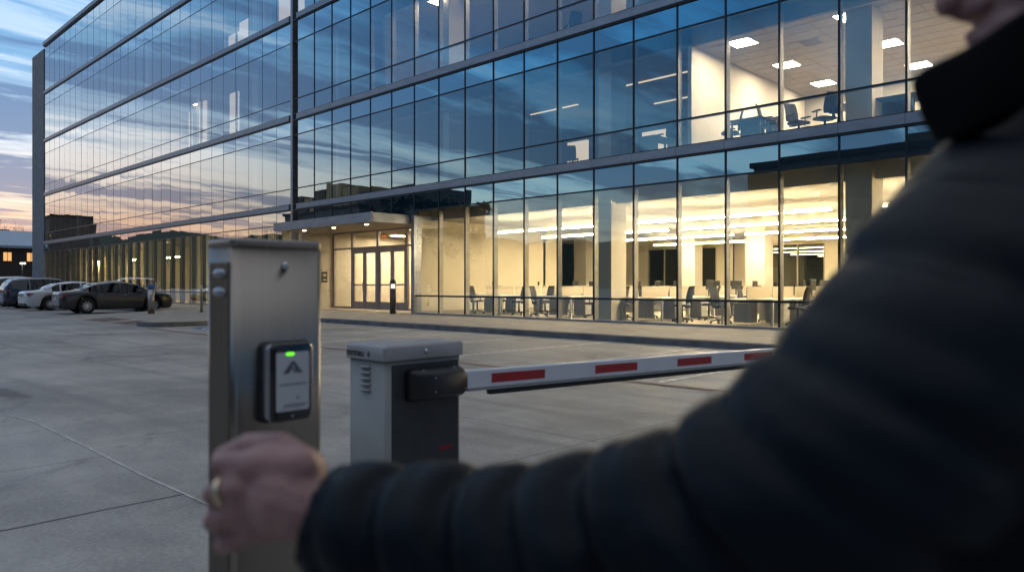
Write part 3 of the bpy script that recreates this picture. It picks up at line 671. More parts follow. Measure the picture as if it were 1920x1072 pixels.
# office chair
def make_chair():
    t = thing('office_chair', '', 'office chair', (0, 0, 0))
    mb = MB(); sec = []
    for s in range(7):
        x = -.23 + .46 * s / 6; e = 1 - abs(x / .23) ** 4 * .25
        sec.append([(x, -.24 * e, .47), (x, .2 * e, .47), (x, .25 * e, .50), (x, .2 * e, .535 - .012 * math.cos(x * 8)), (x, -.2 * e, .53), (x, -.25 * e, .50)])
    mb.loft(sec); mb.build('seat', M_BLACKFAB, t)
    mb = MB(); rings = []
    for i in range(9):
        z = .58 + .52 * i / 8; yb = -.22 - .10 * (i / 8) ** 1.3 + .02 * math.sin(i / 8 * 3); w = .225 - .02 * (i / 8) ** 2 - (.02 if i in (0, 8) else 0)
        rings.append([(w * q, yb - .045 * (1 - q * q), z) for q in (-1, -.5, 0, .5, 1)] + [(w * q, yb - .02 - .045 * (1 - q * q), z) for q in (1, .5, 0, -.5, -1)])
    mb.loft(rings); mb.build('backrest', M_BLACKFAB, t)
    mb = MB()
    for i in range(1, 9): z = .6 + .055 * i; mb.box(-.19, .19, -.335 + .0 * i, -.325, z, z + .006)
    mb.tube([(0, -.1, .44), (0, -.30, .46), (0, -.31, .75)], .022, 8); mb.build('back_support', M_BLACK, t)
    for sx in (-1, 1):
        mb = MB(); mb.tube([(sx * .2, 0, .46), (sx * .27, -.02, .5), (sx * .27, -.04, .66)], .017, 8); mb.box(sx * .27 - .04, sx * .27 + .04, -.16, .12, .66, .69); mb.build('armrest', M_BLACK, t)
    mb = MB(); mb.tube([(0, 0, .1), (0, 0, .47)], .03, 10)
    for q in range(5):
        a = 2 * math.pi * q / 5 + .3; mb.tube([(0, 0, .12), (.3 * math.cos(a), .3 * math.sin(a), .075)], [.026, .018], 8)
    bs = mb.build('base', M_BLACK, t)
    for q in range(5):
        a = 2 * math.pi * q / 5 + .3; mb = MB(); c = (.31 * math.cos(a), .31 * math.sin(a), .035)
        mb.lathe([(.0, -.025), (.035, -.022), (.035, .022), (0, .025)], 10, c, 'y'); mb.build('caster', M_BLACK, bs)
    return t
def make_bench(L_=4.8):
    t = thing('desk_bench', '', 'desk', (0, 0, 0))
    for sx in (-1, 1):
        mb = MB(); mb.box(min(sx * .012, sx * .79), max(sx * .012, sx * .79), 0, L_, .715, .745); mb.build('desktop', M_WHITE, t, bevel=.004)
    for yy in (0.03, L_ / 3, 2 * L_ / 3, L_ - .08):
        mb = MB(); mb.box(-.77, -.71, yy, yy + .05, 0, .664); mb.box(.71, .77, yy, yy + .05, 0, .664); mb.box(-.77, .77, yy, yy + .05, .664, .713); mb.build('leg_frame', M_WHITEM, t)
    for q in range(3):
        y0 = L_ * q / 3 + .06; mb = MB(); mb.box(-.011, .011, y0, y0 + L_ / 3 - .12, .66, 1.09); mb.build('privacy_screen', M_SCREENF, t, bevel=.006)
        for sx in (-1, 1):
            yq = y0 + (.95 if sx > 0 else .45); mb = MB(); mb.box(min(sx * .10, sx * .62), max(sx * .10, sx * .62), yq, yq + .40, .06, .62); pd = mb.build('pedestal', M_PED, t, bevel=.006)
            m2 = MB(); xf = sx * .62
            for z in (.24, .42, .60): m2.box(min(xf, xf + sx * .012), max(xf, xf + sx * .012), yq + .01, yq + .41, z - .16, z); m2.box(min(xf + sx * .012, xf + sx * .022), max(xf + sx * .012, xf + sx * .022), yq + .15, yq + .27, z - .05, z - .04)
            m2.build('drawer_front', M_WHITEM, pd)
    return t
def make_monitor():
    t = thing('monitor', '', 'monitor', (0, 0, 0))
    mb = MB(); mb.box(-.27, .27, -.02, .02, .22, .56); mb.build('screen', M_MON, t, bevel=.008)
    mb = MB(); mb.box(-.03, .03, .02, .045, .02, .36); mb.box(-.13, .13, -.06, .12, 0, .015); mb.build('stand', M_BLACK, t); return t
FLZ = WALK + .012
bench0 = make_bench(); chair0 = make_chair(); mon0 = make_monitor()
used = {}
def place(p, loc, rz, label, group):
    o = p if p.name not in used else copy_tree(p)
    used[p.name] = 1; o.location = loc; o.rotation_euler = (0, 0, rz); o['label'] = label; o['group'] = group; return o
BX = [-20.35, -16.85, -13.15, -9.6, -6.1, -2.6]
for i, x in enumerate(BX):
    place(bench0, (x, 19.55 - .1 * i, FLZ), 0, f'white desk bench along the window, {ORD[i]} from the cream entrance wall', 'white desk benches on the ground floor')
    y0 = 19.55 - .1 * i
    for s, sd in ((1, 'right'), (-1, 'left')):
        for q in range(3):
            if s < 0 and q == 2: continue
            yy = y0 + .62 + 1.6 * q + random.uniform(-.12, .15); xx = x + s * (1.05 + random.uniform(0, .12))
            place(chair0, (xx, yy, FLZ), (R(90) if s > 0 else R(-90)) + random.uniform(-.5, .5), f'black mesh chair, {sd} side of {ORD[i]} window bench from entrance, {["nearest the glass", "second from the glass", "third from the glass"][q]}', 'black office chairs at the ground floor benches')
for i, x in enumerate(BX):
    x2 = x - 1.2
    place(bench0, (x2, 26.3, FLZ), 0, f'white desk bench in the back row, {ORD[i]} from the left, with dark monitors on it', 'white desk benches on the ground floor')
    for s in (1, -1):
        for q in range(2):
            place(mon0, (x2 + s * .3, 27.1 + 1.6 * q + .3 * s, FLZ + .746), R(90) * s + random.uniform(-.3, .3), f'dark monitor on {ORD[i]} back row bench from left, {"right" if s > 0 else "left"} side, {"farther from" if q else "nearer"} glass', 'monitors on the back row benches')
    for s in (1, -1):
        place(chair0, (x2 + s * 1.1, 27.0 + random.uniform(-.2, .4), FLZ), R(90) * s + random.uniform(-.6, .6), f'black mesh chair at {ORD[i]} back row bench from left, on its {"right" if s > 0 else "left"} side', 'black office chairs at the back row')
for i, (x, y) in enumerate(((-16.95, 23.1), (-9.2, 22.9), (-5.8, 22.5), (-12.8, 23.0))):
    place(mon0, (x, y, FLZ + .746), R(95), f'dark monitor near the far end of the {["second", "fourth", "fifth", "third"][i]} window bench', 'monitors on the window benches')
# first floor furniture, seen from below
F1 = LEV[1] + .042
for i, (x, y, a, lb) in enumerate(((-10.1, 19.3, 120, 'low chair in the lit first-floor room, leftmost by the cream wall'), (-8.85, 19.15, -75, 'chair in the lit first-floor room, right of the round table'), (-8.15, 19.35, -110, 'tilted chair in the lit first-floor room, beside the table'),
                                   (-9.5, 20.4, 170, 'chair standing behind the first table on the first floor'), (-7.45, 19.3, 60, 'chair left of the long table on the first floor'), (-6.9, 21.2, 160, 'chair behind the long table on the first floor'), (-12.1, 19.1, 80, 'dark chair on the first floor left of the lit room'), (-16.8, 20.3, 40, 'dim chair on the first floor in the middle of the facade'))):
    place(chair0, (x, y, F1), R(a), 'black office ' + lb, 'chairs on the first floor')
def table(x, y, z, w, d, label):
    t = thing('meeting_table', label, 'table', (x, y, z), 0, 'tables on the upper floors')
    mb = MB(); mb.box(-w / 2, w / 2, -d / 2, d / 2, .72, .75); mb.build('tabletop', M_BLACK, t, bevel=.01)
    for sx in (-1, 1):
        for sy in (-1, 1): mb = MB(); mb.tube([(sx * (w / 2 - .1), sy * (d / 2 - .1), 0), (sx * (w / 2 - .1), sy * (d / 2 - .1), .72)], .03, 8); mb.build('leg', M_BLACK, t)
    mb = MB(); mb.box(-w / 2 + .15, w / 2 - .15, -.012, .012, .3, .715); mb.build('modesty_panel', M_BLACK, t)
table(-9.45, 19.35, F1, 1.0, 1.0, 'dark square table between chairs in the lit first-floor room'); table(-6.2, 19.55, F1, 1.9, 1.0, 'dark long table by the column in the lit first-floor room'); table(-13.1, 19.4, F1, 1.4, .8, 'dark table left of the lit first-floor room')
table(-17.6, 20.4, F1, 1.4, .8, 'dark table in the dim middle of the first floor')
F2 = LEV[2] + .042
table(-16.9, 20.0, F2, 1.5, .9, 'dark table on the second floor behind the top edge glass')
for i, (x, y, a) in enumerate(((-16.0, 19.5, 60), (-17.9, 19.6, -60), (-14.6, 19.5, 20))): place(chair0, (x, y, F2), R(a), ['black office chair right of the second-floor table', 'black office chair left of the second-floor table', 'black office chair alone on the second floor, farthest right'][i], 'chairs on the second floor')

# ------------------------------------------------------------------ THINGS ON THE SIDEWALK
M_STEEL = mat('brushed_steel', (.40, .385, .36), .30, 1, 3, .10, stretch=(30, 30, .6), aniso=.4)
M_BOLLB = mat('bollard_bronze', (.10, .095, .10), .45, .6, 8, .2)
t = thing('light_bollard', 'dark round bollard light glowing below its cap in front of the entrance doors', 'bollard light', (-23.75, 17.72, WALK))
mb = MB(); mb.lathe([(.125, 0), (.125, 1.02)], 20); mb.build('post', M_BOLLB, t)
mb = MB(); mb.lathe([(.085, 1.02), (.06, 1.10), (.085, 1.17)], 20); mb.build('lens', L_BOLL, t)
mb = MB(); mb.lathe([(.125, 1.171), (.125, 1.26), (.10, 1.33), (.05, 1.37), (.0, 1.375)], 20); mb.build('cap', M_BOLLB, t)
for a in range(3):
    aa = a * 2.09 + .5; mb = MB(); mb.box(.11 * math.cos(aa) - .012, .11 * math.cos(aa) + .012, .11 * math.sin(aa) - .012, .11 * math.sin(aa) + .012, 1.02, 1.171); mb.build('strut', M_BOLLB, t)
t = thing('bollard', 'steel bollard with blue band and brown foot beside the dark sedan', 'bollard', (-30.8, 11.1, WALK))
mb = MB(); mb.lathe([(.12, .13), (.12, .98)], 18); mb.build('post', M_STEEL, t)
mb = MB(); mb.lathe([(.13, 0), (.13, .13)], 18); mb.build('foot', mat('rusty_foot', (.14, .07, .045), .8, 0, 12, .4), t)
mb = MB(); mb.lathe([(.124, .98), (.124, 1.14), (.09, 1.17), (0, 1.175)], 18); mb.build('blue_band', mat('blue_band', (.05, .13, .34), .5), t)
mb = MB(); mb.lathe([(.123, .90), (.123, .93)], 18); mb.lathe([(.123, .80), (.123, .82)], 18); mb.build('reflective_ring', M_WHITEM, t)
t = thing('bollard', 'thin plain steel post on the sidewalk right of the dark sedan', 'bollard', (-31.25, 13.3, WALK))
mb = MB(); mb.lathe([(.055, .0), (.055, 1.10), (.04, 1.13), (0, 1.135)], 14); mb.build('post', M_STEEL, t); mb = MB(); mb.lathe([(.09, 0), (.09, .03)], 14); mb.build('foot', M_BOLLB, t)

# ------------------------------------------------------------------ CARS
M_TYRE = mat('tyre_rubber', (.014, .014, .015), .85, 0, 30, .25)
M_RIM = mat('alloy_rim', (.78, .78, .80), .35, .9, 6, .1)
M_CTRIM = mat('car_trim_black', (.012, .012, .013), .5)
M_TAIL = mat('tail_lamp_red', (.30, .012, .015), .2, 0, 0, coat=1)
M_HEAD = mat('head_lamp_clear', (.45, .48, .5), .12, .3, 0, coat=1)
M_PLATE = mat('licence_plate', (.55, .55, .55), .5)
def interp(tab, x):
    if x <= tab[0][0]: return tab[0][1]
    for (a, va), (b_, vb) in zip(tab, tab[1:]):
        if x <= b_:
            u = (x - a) / (b_ - a); u = u * u * (3 - 2 * u) * .5 + u * .5
            return va + (vb - va) * u
    return tab[-1][1]
def make_car(label, loc, rz, paint, L_, Wd, top, belt, wheels, rw, glass_iv, wind, rearw, doors, clear=.2, group='cars parked nose to the building', suv=False):
    t = thing('parked_car', label, 'car', loc, rz, group)
    hl = L_ / 2
    xs = sorted(set([round(-hl + L_ * i / 64, 4) for i in range(65)] + [round(d + e, 4) for d in doors for e in (-.007, .007)] + [q for iv in glass_iv for q in iv] + list(wind) + list(rearw)))
    rings = []
    for x in xs:
        u = abs(x) / hl; w = Wd / 2 * (1 - .10 * max(0, (u - .55) / .45) ** 2 - .16 * max(0, (u - .88) / .12) ** 2)
        zt = interp(top, x); zb_ = min(interp(belt, x), zt - .02); zl = clear + .10 * max(0, (u - .86) / .14) ** 2
        if u > .955: w *= 1 - 1.6 * (u - .955); zl += 1.6 * (u - .955)
        for wx in wheels:
            q = (rw + .055) ** 2 - (x - wx) ** 2
            if q > 0: zl = max(zl, rw + math.sqrt(q))
        hgt = zt - zb_; mid = max(zl + .05, (zl + zb_) * .52)
        w6 = w * .955 - hgt * .34; w7 = w * .86 - hgt * .42
        half = [(0, zl), (w * .90, zl), (w * .985, min(zl + .10, mid - .01)), (w, mid), (w * .985, mid + (zb_ - mid) * .7), (w * .955, zb_), (w6, zb_ + hgt * .84), (w7, zb_ + hgt * .965), (w7 * .5, zt - .002), (0, zt + .004)]
        if hgt < .12: half[6] = (w * .90, zb_ + hgt * .6); half[7] = (w * .78, zb_ + hgt * .9)
        rings.append([(x, y, z) for y, z in half] + [(x, -y, z) for y, z in half[-2:0:-1]])
    n = len(rings[0]); body = MB(); sw = {}; wsh = MB(); rsh = MB()
    vs = [p for r in rings for p in r]; body.v = [tuple(p) for p in vs]
    dmb = {}
    def put(b, f, mi=0):
        if b is body: b.f.append(f); b.m.append(mi); b.s.append(True)
        else:
            b.add([vs[i] for i in f], [(0, 1, 2, 3)], mi, True)
    for i in range(len(xs) - 1):
        xm = (xs[i] + xs[i + 1]) / 2
        for j in range(n):
            f = [i * n + j, i * n + (j + 1) % n, (i + 1) * n + (j + 1) % n, (i + 1) * n + j]
            jj = j if j < 9 else n - 1 - j
            ig = next((q for q, iv in enumerate(glass_iv) if iv[0] < xm < iv[1]), None)
            if jj == 5 and ig is not None: put(sw.setdefault((ig, j < 9), MB()), f)
            elif jj in (6, 7, 8) and wind[0] < xm < wind[1]: put(wsh, f)
            elif jj in (6, 7, 8) and rearw[0] < xm < rearw[1]: put(rsh, f)
            elif jj in (2, 3, 4) and any(abs(xm - d) < .007 for d in doors): put(body, f, 1)
            elif jj in (1,): put(body, f, 1 if suv else 0)
            elif jj == 0: put(body, f, 1)
            else: put(body, f, 0)
    body.f.append(list(range(n))); body.m.append(0); body.s.append(False)
    body.f.append([(len(xs) - 1) * n + j for j in range(n)]); body.m.append(0); body.s.append(False)
    body.build('body', [paint, M_CTRIM], t)
    for (q, s), b in sw.items(): b.build('side_window', G_CAR, t)
    wsh.build('windscreen', G_CAR, t); rsh.build('rear_window', G_CAR, t)
    # cabin floor so the glass does not look empty: seats
    for sx in (-.55, .35):
        for sy in (-.36, .36):
            mb = MB(); mb.tube([(sx - .25, sy, .5), (sx - .42, sy, .95)], [.2, .15], 10, round_caps=True); mb.build('seat', M_CTRIM, t)
    for wx in wheels:
        for sy in (-1, 1):
            yc = sy * (Wd / 2 - .13)
            mb = MB(); mb.lathe([(rw * .60, -.10), (rw * .93, -.105), (rw, -.08), (rw, .08), (rw * .93, .105), (rw * .60, .10)], 28, (wx, yc, rw), 'y', caps=False)
            mb.lathe([(rw * .6, sy * -.05), (.01, sy * -.05)], 28, (wx, yc, rw), 'y', caps=False)
            wh = mb.build('wheel', M_TYRE, t)
            mb = MB(); yo = yc + sy * .075
            mb.lathe([(rw * .63, yo - sy * .03), (rw * .66, yo + sy * .018), (rw * .60, yo + sy * .02), (rw * .585, yo - sy * .03)], 28, (wx, 0, rw), 'y', caps=False)
            mb.lathe([(.0, yo + sy * .012), (.055, yo + sy * .010), (.06, yo - sy * .03)], 14, (wx, 0, rw), 'y', caps=False)
            for k in range(10):
                a = 2 * math.pi * k / 10; d = Vector((math.cos(a), 0, math.sin(a))); c = Vector((wx, yo - sy * .006, rw)) + d * rw * .34
                mb.obox(c, d * rw * .27, Vector((0, .012, 0)), d.cross(Vector((0, 1, 0))) * .017)
            mb.build('rim', M_RIM, wh)
    zt = interp(belt, -hl + .3)
    for sy in (-1, 1):
        wr = Wd / 2 * .90
        mb = MB(); pts = [(-hl + .04, sy * wr * .62, zt - .20), (-hl + .05, sy * wr * .64, zt - .06), (-hl + .10, sy * (wr + .005), zt - .05), (-hl + .36, sy * (wr + .062), zt - .09), (-hl + .12, sy * (wr + .012), zt - .19)]
        ce = Vector((-hl + .5, 0, zt - .12)); b2 = [Vector(p) + (Vector(p) - ce).normalized() * .018 for p in pts]; b1 = [Vector(p) + (ce - Vector(p)).normalized() * .05 for p in pts]
        mb.loft([b1, b2], smooth=False); mb.build('tail_light', M_TAIL, t)
        zf = interp(belt, hl - .45)
        pts = [(hl - .08, sy * wr * .60, zf - .20), (hl - .16, sy * wr * .62, zf - .09), (hl - .45, sy * (wr + .045), zf - .03), (hl - .52, sy * (wr + .060), zf - .09), (hl - .2, sy * (wr + .0), zf - .20)]
        ce = Vector((hl - .7, 0, zf - .14)); b2 = [Vector(p) + (Vector(p) - ce).normalized() * .012 for p in pts]; b1 = [Vector(p) + (ce - Vector(p)).normalized() * .05 for p in pts]
        mb = MB(); mb.loft([b1, b2], smooth=False); mb.build('headlight', M_HEAD, t)
        xm_ = wind[0] - .12 if False else glass_iv[-1][1] - .12
        zm = interp(belt, xm_) + .05
        mb = MB(); mb.tube([(xm_, sy * (Wd / 2 * .93), zm), (xm_ - .02, sy * (Wd / 2 + .12), zm + .05)], [.05, .075], 10, round_caps=True); mb.build('wing_mirror', paint, t)
        for d in doors[:-1]:
            zz = interp(belt, d) - .10; mb = MB(); yy = sy * (Wd / 2 * .99); mb.tube([(d + .10, yy, zz), (d + .13, yy + sy * .025, zz), (d + .27, yy + sy * .025, zz), (d + .30, yy, zz)], .012, 6); mb.build('door_handle', M_CHROME if not suv else M_CTRIM, t)
    mb = MB(); mb.box(-hl - .012, -hl + .03, -.26, .26, .62, .73); mb.build('licence_plate', M_PLATE, t)
    mb = MB(); mb.obox((-hl + .02, 0, zt - .17), (.02, 0, 0), (0, Wd * .30, 0), (0, 0, .022)); mb.build('chrome_strip', M_CHROME, t)
    mb = MB(); mb.box(-hl + .0, -hl + .2, -Wd * .36, Wd * .36, .26, .36); mb.build('bumper_insert', M_CTRIM, t)
    return t
P_SED = mat('sedan_paint', (.040, .038, .038), .32, .55, 0, coat=1)
P_WHT = mat('white_paint', (.62, .65, .68), .3, .05, 0, coat=1)
P_NAVY = mat('navy_paint', (.016, .026, .055), .3, .3, 0, coat=1)
P_SIL = mat('silver_paint', (.35, .37, .39), .32, .5, 0, coat=1)
SED = dict(L_=4.95, Wd=1.86, top=[(-2.475, .88), (-2.40, .98), (-2.0, 1.02), (-1.72, 1.06), (-.95, 1.37), (-.3, 1.455), (.2, 1.45), (.75, 1.34), (1.42, 1.00), (1.9, .93), (2.28, .84), (2.42, .74), (2.475, .62)],
           belt=[(-2.475, .80), (-2.2, .94), (-1.6, .97), (0, .93), (1.1, .90), (1.45, .91), (2.0, .87), (2.35, .76), (2.475, .56)], wheels=(-1.40, 1.46), rw=.35,
           glass_iv=[(-1.33, -.98), (-.90, -.02), (.06, .98)], wind=(.52, 1.38), rearw=(-1.68, -.92), doors=(-1.02, .02, 1.10))
SUV = dict(L_=4.7, Wd=1.9, top=[(-2.35, .98), (-2.28, 1.18), (-2.05, 1.50), (-1.9, 1.62), (-1.5, 1.69), (-.4, 1.72), (.3, 1.66), (.7, 1.50), (1.30, 1.14), (1.8, 1.06), (2.2, .94), (2.35, .72)],
           belt=[(-2.35, .92), (-2.1, 1.10), (-1.5, 1.08), (0, 1.03), (1.2, 1.02), (1.8, .97), (2.35, .66)], wheels=(-1.36, 1.35), rw=.36,
           glass_iv=[(-1.95, -1.2), (-1.12, -.2), (-.12, .85)], wind=(.46, 1.26), rearw=(-2.26, -1.96), doors=(-1.16, -.16, 1.0), suv=True)
sed2 = dict(SED, top=[(x, z + (.03 if abs(x) < 1.6 else 0)) for x, z in SED['top']])
make_car('dark bronze grey sedan parked nearest the entrance, with red tail lamps', (-37.6, 11.9, 0), R(88), P_SED, **SED).scale = (0.98, 1.0, 1.01)
make_car('white sedan parked between the dark sedan and the navy SUV', (-43.7, 11.95, 0), R(90), P_WHT, **sed2)
make_car('navy blue SUV parked left of the white sedan', (-48.0, 11.8, 0), R(90), P_NAVY, **SUV)
make_car('silver grey car cut off by the left edge of the picture', (-52.6, 12.1, 0), R(90), P_SIL, **sed2)
vb = dict(SUV, top=[(x, z + (.22 if abs(x) < 1.95 else .05)) for x, z in SUV['top']])
make_car('white van roof showing behind the navy SUV at the left edge', (-66.0, 14.6, 0), R(90), P_WHT, **vb)

# ------------------------------------------------------------------ FAR LEFT: house, lamp, bare trees
M_BRICK = mat('brown_brick', (.060, .040, .032), .9, 0, 5, .3, bump=.2)
M_METROOF = mat('pale_metal_roof', (.30, .38, .46), .45, .3, 1, .15, stretch=(1, 8, 1))
hx = -128
t = thing('brick_house', 'brown brick building with pale metal roof and two lit windows at the left edge', 'building', (hx - 9, 25, 0))
def hp(mb, n, m, b=0): return mb.build(n, m, t, world=True, bevel=b)
mb = MB(); mb.box(hx - 18, hx, 6, 46, 0, 6.7); hp(mb, 'wall', M_BRICK)
mb = MB(); mb.prism([(hx + .8, 5.4, 6.7), (hx + .8, 5.4, 7.05), (hx - 4, 5.4, 9.5), (hx - 14, 5.4, 9.5), (hx - 19, 5.4, 7.05), (hx - 19, 5.4, 6.7)], (0, 41.2, 0)); rf = hp(mb, 'roof', M_METROOF)
mb = MB(); mb.box(-8, -5.5, 2.2, 3.6, 9.2, 10.1); ch = mb.build('vent_box', M_BRICK, None); ch.parent = rf; ch.location = (0, 0, 0)
ch.data.transform(Matrix.Translation((3.2, 0, 0)))
for q in range(4):
    mb = MB(); mb.box(hx + .02, hx + .9, 12 + 7 * q, 12.1 + 7 * q, 6.35, 6.68); hp(mb, 'eave_bracket', M_BRICK)
for i, (yy, lit) in enumerate(((9, 0), (13, 0), (17, 1), (21.5, 0), (26.05, 1), (29.0, 1), (33, 0), (38, 0))):
    mb = MB(); mb.box(hx + .03, hx + .06, yy - .5, yy + .5, 4.8, 6.05); w_ = hp(mb, 'window', L_WIN if lit else G_DARK)
    mb = MB(); mb.box(hx + .07, hx + .10, yy - .03, yy + .03, 4.8, 6.05); mb.box(hx + .01, hx + .12, yy - .58, yy + .58, 4.68, 4.78); f_ = mb.build('window_frame', M_MULL, None, loc=t.location); f_.location = (0, 0, 0); f_.parent = w_
t = thing('street_lamp', 'glowing lamp on a dark pole before the brick building, far left', 'street lamp', (-100, 21.8, 0))
mb = MB(); mb.tube([(0, 0, 0), (0, 0, 3.75)], [.09, .06], 10); mb.build('pole', M_MULL, t)
mb = MB(); mb.box(-.1, .55, -.25, .25, 3.86, 3.94); mb.build('lamp_hood', M_MULL, t); mb = MB(); mb.box(.0, .5, -.22, .22, 3.70, 3.855); mb.build('lamp', L_LAMP, t)
M_BARK = mat('bark', (.055, .042, .035), .9, 0, 6, .3)
def bare_tree(label, loc, h, seed, group):
    rnd = random.Random(seed); t = thing('bare_tree', label, 'tree', loc, 0, group)
    mb = MB(); crown = MB()
    mb.tube([(0, 0, -.2), (.1, 0, h * .25), (0, .1, h * .45)], [h * .022, h * .017, h * .012], 8)
    def br(p, d, l, r, dep):
        q = p + d * l; m_ = p + d * l * .5 + Vector((rnd.uniform(-.1, .1), rnd.uniform(-.1, .1), .05)) * l
        crown.tube([p, m_, q], [r, r * .8, r * .55], 5, smooth=True)
        if dep:
            for k in range(rnd.choice((2, 3, 3))):
                nd = (d + Vector((rnd.uniform(-.8, .8), rnd.uniform(-.8, .8), rnd.uniform(-.1, .7)))).normalized(); br(q if k else m_, nd, l * rnd.uniform(.55, .8), r * .55, dep - 1)
    for k in range(5):
        a = k * 1.26 + rnd.random(); br(Vector((0, .05, h * (.3 + .04 * k))), Vector((math.cos(a) * .7, math.sin(a) * .7, .9)).normalized(), h * .22, h * .009, 3)
    mb.build('trunk', M_BARK, t); crown.build('crown', M_BARK, t); return t
bare_tree('bare leafless tree rising over the metal roof, nearer the left edge', (-152, 31.5, 0), 14.0, 3, 'bare trees behind the brick building')
bare_tree('bare leafless tree rising over the metal roof, nearer the office pier', (-152, 35.2, 0), 13.6, 8, 'bare trees behind the brick building')

# ------------------------------------------------------------------ ACROSS THE LOT (seen only as reflections in the glass)
M_OPP = mat('opposite_wall', (.14, .12, .10), .9, 0, 1, .25)
M_OPP2 = mat('opposite_wall_tan', (.52, .38, .22), .9, 0, 1, .2)
M_LEAF = mat('dark_foliage', (.035, .05, .03), .9, 0, 2, .35)
def block(label, x0, x1, y0, y1, h, m, tops=(), lit=(), face='y'):
    t = thing('opposite_building', label, 'building', ((x0 + x1) / 2, (y0 + y1) / 2, 0), 0, 'buildings across the lot')
    mb = MB(); mb.box(x0, x1, y0, y1, 0, h); mb.build('wall', m, t, world=True)
    mb = MB(); mb.box(x0 - .3, x1 + .3, y0 - .3, y1 + .3, h + .002, h + .5); r = mb.build('roof', M_BRICK, t, world=True)
    for a, b_, z, mm_ in tops:
        mb = MB(); mb.box(a, b_, y0 + 2, y1 - 2, h + .51, h + z); q = mb.build('plant_room', mm_, None, loc=t.location); q.location = (0, 0, 0); q.parent = r
    n = int((x1 - x0) / 4)
    for i in range(n):
        for zz in range(1, int(h // 4)):
            xx = x0 + 2 + 4 * i
            mb = MB(); mb.box(xx - 1, xx + 1, y1 + .03, y1 + .06, zz * 4 - 1, zz * 4 + .8); mb.build('window', L_WIN if (i + 3 * zz) % 7 in lit else G_DARK, t, world=True)
block('dark low block across the lot, mirrored at the far left of the facade', -275, -246, -36, -24, 21.5, M_OPP, (), (2,))
block('tan building with roof plant across the lot, mirrored above the canopy', -140, -112, -64, -40, 15.5, M_OPP, ((-139, -135, 4.2, M_OPP), (-134, -131, 3.6, M_OPP2), (-130, -126, 4.4, M_OPP), (-125.5, -121.5, 5.4, M_OPP2), (-121, -116, 4.4, M_OPP2), (-115.5, -113, 3.2, M_OPP)), (1, 4))
block('brown block across the lot, mirrored beside the tan building', -110, -98, -58, -42, 15.2, M_OPP, ((-108, -101, 3.5, M_OPP),), (3,))
block('dark flat-roofed building across the lot, mirrored at the right', -33, 30, -48, -31, 12.6, M_OPP, ((-20, 0, 1.6, M_OPP),), ())
def leafy(label, loc, h, rad, seed):
    rnd = random.Random(seed); t = thing('leafy_tree', label, 'tree', loc, 0, 'trees across the lot')
    mb = MB(); mb.tube([(0, 0, -.2), (.1, 0, h * .3), (0, 0, h * .6)], [.3, .22, .1], 8); mb.build('trunk', M_BARK, t)
    mb = MB(); cl = [(Vector((rnd.gauss(0, rad * .45), rnd.gauss(0, rad * .45), h * (.45 + .5 * rnd.random()))), rnd.uniform(.25, .5) * rad) for _ in range(14)]
    for _ in range(1100):
        c, r_ = rnd.choice(cl); p = c + Vector((rnd.gauss(0, 1), rnd.gauss(0, 1), rnd.gauss(0, .8))).normalized() * r_ * rnd.random() ** .4
        a = Vector((rnd.gauss(0, 1), rnd.gauss(0, 1), rnd.gauss(0, 1))).normalized(); b_ = a.orthogonal().normalized(); s_ = .36
        mb.quad(p - a * s_ - b_ * s_ * .5, p + a * s_ - b_ * s_ * .5, p + a * s_ + b_ * s_ * .5, p - a * s_ + b_ * s_ * .5)
    mb.build('crown', M_LEAF, t, recalc=False)
for i, (x, y, h, r_) in enumerate(((-95, -37, 15.5, 4), (-91, -41, 14.6, 3.6), (-87, -44, 14.5, 3.2), (-101, -35, 13.5, 4.2))):
    leafy('dark leafy tree across the lot, ' + ['tallest, mirrored right of the canopy', 'second from right in the mirrored row', 'rightmost in the mirrored row', 'lowest, leftmost in the mirrored row'][i], (x, y, 0), h, r_, 20 + i)
# wooded ridge closing the view behind the lot
mb = MB(); n = 240
pr = []
for i in range(n + 1):
    u = i / n; ang = R(150 + 215 * u); rr = 300
    h = 21 + 3 * noise.noise((u * 9, 1, 0)) + 2.4 * noise.noise((u * 60, 2, 0)) + 1.2 * noise.noise((u * 200, 3, 0))
    if u < .2: h *= .75 + u * 1.2
    h *= min(1, u / .12 + .05, (1 - u) / .15 + .02)
    x, y = math.cos(ang), math.sin(ang)
    pr.append([(x * (rr - 60), y * (rr - 60), -.5), (x * (rr - 25), y * (rr - 25), h * .6), (x * rr, y * rr, h), (x * (rr + 60), y * (rr + 60), -.5)])
mb.loft(pr, closed=False, smooth=False); tag(mb.build('wooded_hill', M_LEAF), kind='structure')

# ------------------------------------------------------------------ CARD READER POST
M_POST = mat('stainless_post', (.31, .275, .24), .33, 1, 1.6, .04, stretch=(60, 60, .4), aniso=.4)
M_SILV = mat('silver_plastic', (.36, .36, .38), .3, .7, 10, .06)
M_LCD = mat('reader_screen', (.46, .48, .51), .3, 0, 6, .05, emit=(.8, .9, 1.0), es=.02)
M_INK = mat('screen_ink', (.15, .155, .175), .5)
def rrect(x0, x1, y0, y1, r, z, n=5):
    out = []
    for cx_, cy_, a0 in ((x1 - r, y1 - r, 0), (x0 + r, y1 - r, 90), (x0 + r, y0 + r, 180), (x1 - r, y0 + r, 270)):
        for i in range(n + 1):
            a = R(a0 + 90 * i / n); out.append((cx_ + r * math.cos(a), cy_ + r * math.sin(a), z))
    return out
PX, PY = -1.355, .636; PW, PD, PZ = .196, .12, 1.389
post = thing('reader_post', 'tall brushed stainless-steel post carrying the card reader', 'access post', (PX - PD / 2, PY + PW / 2, 0))
def pl(x, y, z=0): return (x - (PX - PD / 2), y - (PY + PW / 2), z)
hx0, hx1, hy0, hy1 = -PD / 2, PD / 2, -PW / 2, PW / 2
